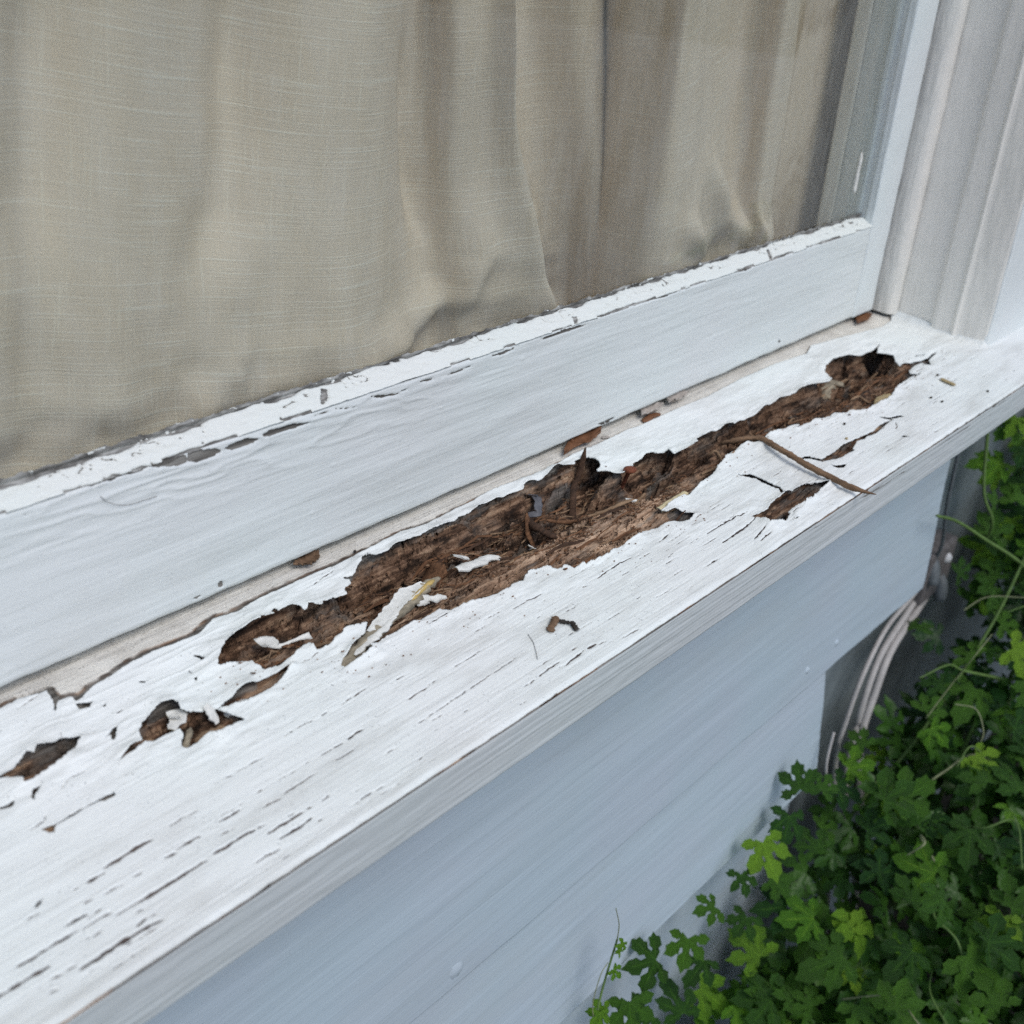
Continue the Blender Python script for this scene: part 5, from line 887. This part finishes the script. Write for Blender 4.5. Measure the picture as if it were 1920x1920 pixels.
for x, y, z in [(0.4825, -0.112, -0.3852), (0.5102, -0.112, -0.3656), (0.5533, -0.112, -0.3792), (0.5872, -0.112, -0.3723), (0.6226, -0.112, -0.3651), (0.6495, -0.112, -0.3504), (0.6904, -0.112, -0.3498), (0.7459, -0.112, -0.3568), (0.7967, -0.112, -0.3645), (0.8232, -0.112, -0.3561), (0.8904, -0.112, -0.4084), (0.7845, -0.112, -0.4058), (0.6885, -0.112, -0.4194), (0.651, -0.112, -0.4337), (0.5877, -0.112, -0.4308), (0.5083, -0.112, -0.42), (0.569, -0.112, -0.4755), (0.6308, -0.112, -0.5056), (0.6994, -0.112, -0.3274), (0.8809, -0.112, -0.4354), (0.7806, -0.112, -0.3726)]:
    put_leaf((x, y, z), rg_.uniform(0.018, 0.029), vine_of(x, y), rg_.random() < 0.3, rg_, face=(tocam((x, y, z)) * 0.7 + Vector((rg_.gauss(0, .3), -0.3 + rg_.gauss(0, .2), 0.5))).normalized()); placed.append((x, y)); nl += 1
tries = 0
while nl < 520 and tries < 40000:
    tries += 1; x = rg_.uniform(0.44, 1.45); y = rg_.uniform(-0.48, 0.05)
    wall = -0.108 if x < 0.80 else (-0.115 if x < 0.93 else -0.075)
    if y > wall: continue
    if 0.80 < x < 1.02 and -0.125 < y < -0.06 and rg_.random() < 0.6: continue
    dmin = min((x - a) ** 2 + (y - b) ** 2 for a, b in placed)
    if dmin < (0.020 if nl < 260 else 0.011) ** 2: continue
    z = bedz(x, y) - 0.01 + rg_.gauss(0, 0.022) - 0.06 * max(0, (0.58 - x) / 0.15) - 0.35 * max(0, -0.36 - y)
    put_leaf((x, y, z), rg_.uniform(0.017, 0.036), vine_of(x, y), rg_.random() < 0.22, rg_, 0.62); placed.append((x, y)); nl += 1
for k_ in range(90):                                          # leaves climbing the wall end towards the sill
    x = rg_.uniform(0.99, 1.30); z = rg_.uniform(-0.30, -0.07) ; y = -0.085 - rg_.uniform(0.0, 0.06)
    if x < 1.04 and z > -0.15: continue
    put_leaf((x, y, z), rg_.uniform(0.016, 0.030), VINES[2], rg_.random() < 0.2, rg_, face=(tocam((x, y, z)) * 0.6 + Vector((rg_.gauss(0, .35), -0.3, 0.4 + rg_.gauss(0, .3)))).normalized())
# deeper leaves, beyond counting
for vi, V0 in enumerate(VINES):
    V = []; F = []
    for k_ in range(1000):
        x = rg_.uniform((0.40, 0.68, 0.95)[vi], (0.72, 1.00, 1.75)[vi]); y = rg_.uniform(-0.60, -0.08)
        if (x < 0.80 and y > -0.115) or (x < 0.98 and y > -0.11): continue
        z = bedz(x, y) - rg_.uniform(0.02, 0.17) - 0.3 * max(0, -0.36 - y); me = rg_.choice(LM); s = rg_.uniform(0.018, 0.032); q = leaf_rot(rg_, 0.8); b = len(V)
        V += [tuple(q @ (v.co * s) + Vector((x, y, z))) for v in me.vertices]; F += [tuple(b + i for i in p.vertices) for p in me.polygons]
    obj('under_leaves', mesh('under_leaves', V, F, M['leaf'], attrs={'vein': np.zeros(len(V))}), V0, kind='stuff')
# stems, petioles and tendrils
def stem(P, r0, r1, parent, name='stem', mat='stem'): return obj(name, tube(name, smooth_path(P, 40), [r0, r1], M[mat], 40, 7), parent)
stem([(0.856, -0.110, -0.136), (0.906, -0.112, -0.159), (0.955, -0.125, -0.190), (1.003, -0.151, -0.225), (1.06, -0.17, -0.28)], 0.0012, 0.0020, VINES[2])
stem([(0.976, -0.095, -0.100), (0.970, -0.108, -0.153), (0.982, -0.119, -0.183), (1.001, -0.114, -0.212)], 0.0016, 0.0012, VINES[2])
stem([(1.03, -0.19, -0.325), (1.006, -0.180, -0.334), (0.984, -0.154, -0.359), (0.958, -0.131, -0.390), (0.931, -0.112, -0.419)], 0.0018, 0.0016, VINES[2])
stem([(0.809, -0.110, -0.471), (0.856, -0.116, -0.427), (0.892, -0.129, -0.392), (0.939, -0.14, -0.331), (0.979, -0.148, -0.268), (1.01, -0.15, -0.20)], 0.0018, 0.0014, VINES[1])
stem([(0.849, -0.168, -0.291), (0.854, -0.184, -0.290), (0.848, -0.196, -0.302), (0.843, -0.198, -0.310)], 0.0006, 0.0004, VINES[1], 'tendril', 'tendril')
stem([(0.927, -0.132, -0.249), (0.939, -0.145, -0.234), (0.949, -0.172, -0.226)], 0.0006, 0.0005, VINES[2], 'tendril', 'tendril')
stem([(0.88, -0.14, -0.34), (0.90, -0.15, -0.30), (0.89, -0.16, -0.27), (0.91, -0.165, -0.25)], 0.0006, 0.0004, VINES[1], 'tendril', 'tendril')
for k_ in range(26):
    x = rg_.uniform(0.62, 1.25); y = rg_.uniform(-0.34, -0.13); z = bedz(x, y) - 0.01; a = rg_.uniform(0, 6.28); L = rg_.uniform(0.04, 0.11)
    P = [(x + math.cos(a) * L * t + rg_.gauss(0, .006), min(-0.112, y + math.sin(a) * L * t + rg_.gauss(0, .006)), z + 0.02 * math.sin(t * 3) + 0.25 * L * t + rg_.gauss(0, .004)) for t in (0, .33, .66, 1)]
    stem(P, rg_.uniform(0.0006, 0.0017), 0.0006, vine_of(x, y), *(('stem', 'stem') if rg_.random() < 0.6 else ('tendril', 'tendril')))
for vi, (x0, x1) in enumerate(((0.60, 0.66), (0.84, 0.92), (1.10, 1.02))):
    stem([(x0, -0.16, -0.785), (x0 + 0.02, -0.17, -0.68), (x1, -0.15, -0.58), (x1 + 0.01, -0.17, bedz(x1, 0) - 0.02)], 0.004, 0.002, VINES[vi])
fl = Vector((1.075, -0.150, -0.220)); V = [tuple(fl)]; F = []
for i in range(5):
    a = i * 1.2566; b = len(V)
    for da, r_, up in ((-0.45, 0.008, 0.003), (-0.25, 0.014, 0.004), (0.25, 0.014, 0.004), (0.45, 0.008, 0.003)): V.append((fl.x + r_ * math.cos(a + da), fl.y - up - 0.3 * r_ * math.sin(a + da), fl.z + r_ * math.sin(a + da)))
    F.append((0, b, b + 1, b + 2, b + 3))
obj('flower', mesh('flower', V, F, M['petal']), VINES[2], label='small yellow flower at the right edge of the vine')
# small sprout against the lower boards
SPR = empty('vine_sprout', (0.437, -0.112, -0.40), 'small thin vine sprout standing alone against the lowest siding board', 'sprout')
stem([(0.430, -0.120, -0.47), (0.4372, -0.115, -0.3646), (0.4419, -0.113, -0.3401), (0.4493, -0.112, -0.316), (0.4552, -0.111, -0.3011)], 0.0010, 0.0007, SPR)
stem([(0.4552, -0.111, -0.3011), (0.453, -0.112, -0.285), (0.4463, -0.112, -0.2652)], 0.0004, 0.0003, SPR, 'tendril', 'tendril')
stem([(0.4372, -0.115, -0.3646), (0.432, -0.114, -0.34), (0.438, -0.113, -0.318), (0.445, -0.113, -0.312)], 0.0004, 0.0003, SPR, 'tendril', 'tendril')
for (x, z, s) in ((0.4555, -0.300, 0.009), (0.451, -0.307, 0.007), (0.4475, -0.318, 0.008), (0.439, -0.352, 0.011), (0.446, -0.358, 0.012), (0.434, -0.366, 0.009)):
    put_leaf((x, -0.116, z), s, SPR, True, rg_, face=Vector((rg_.gauss(-.3, .3), -0.8, rg_.gauss(0.5, .2))).normalized())
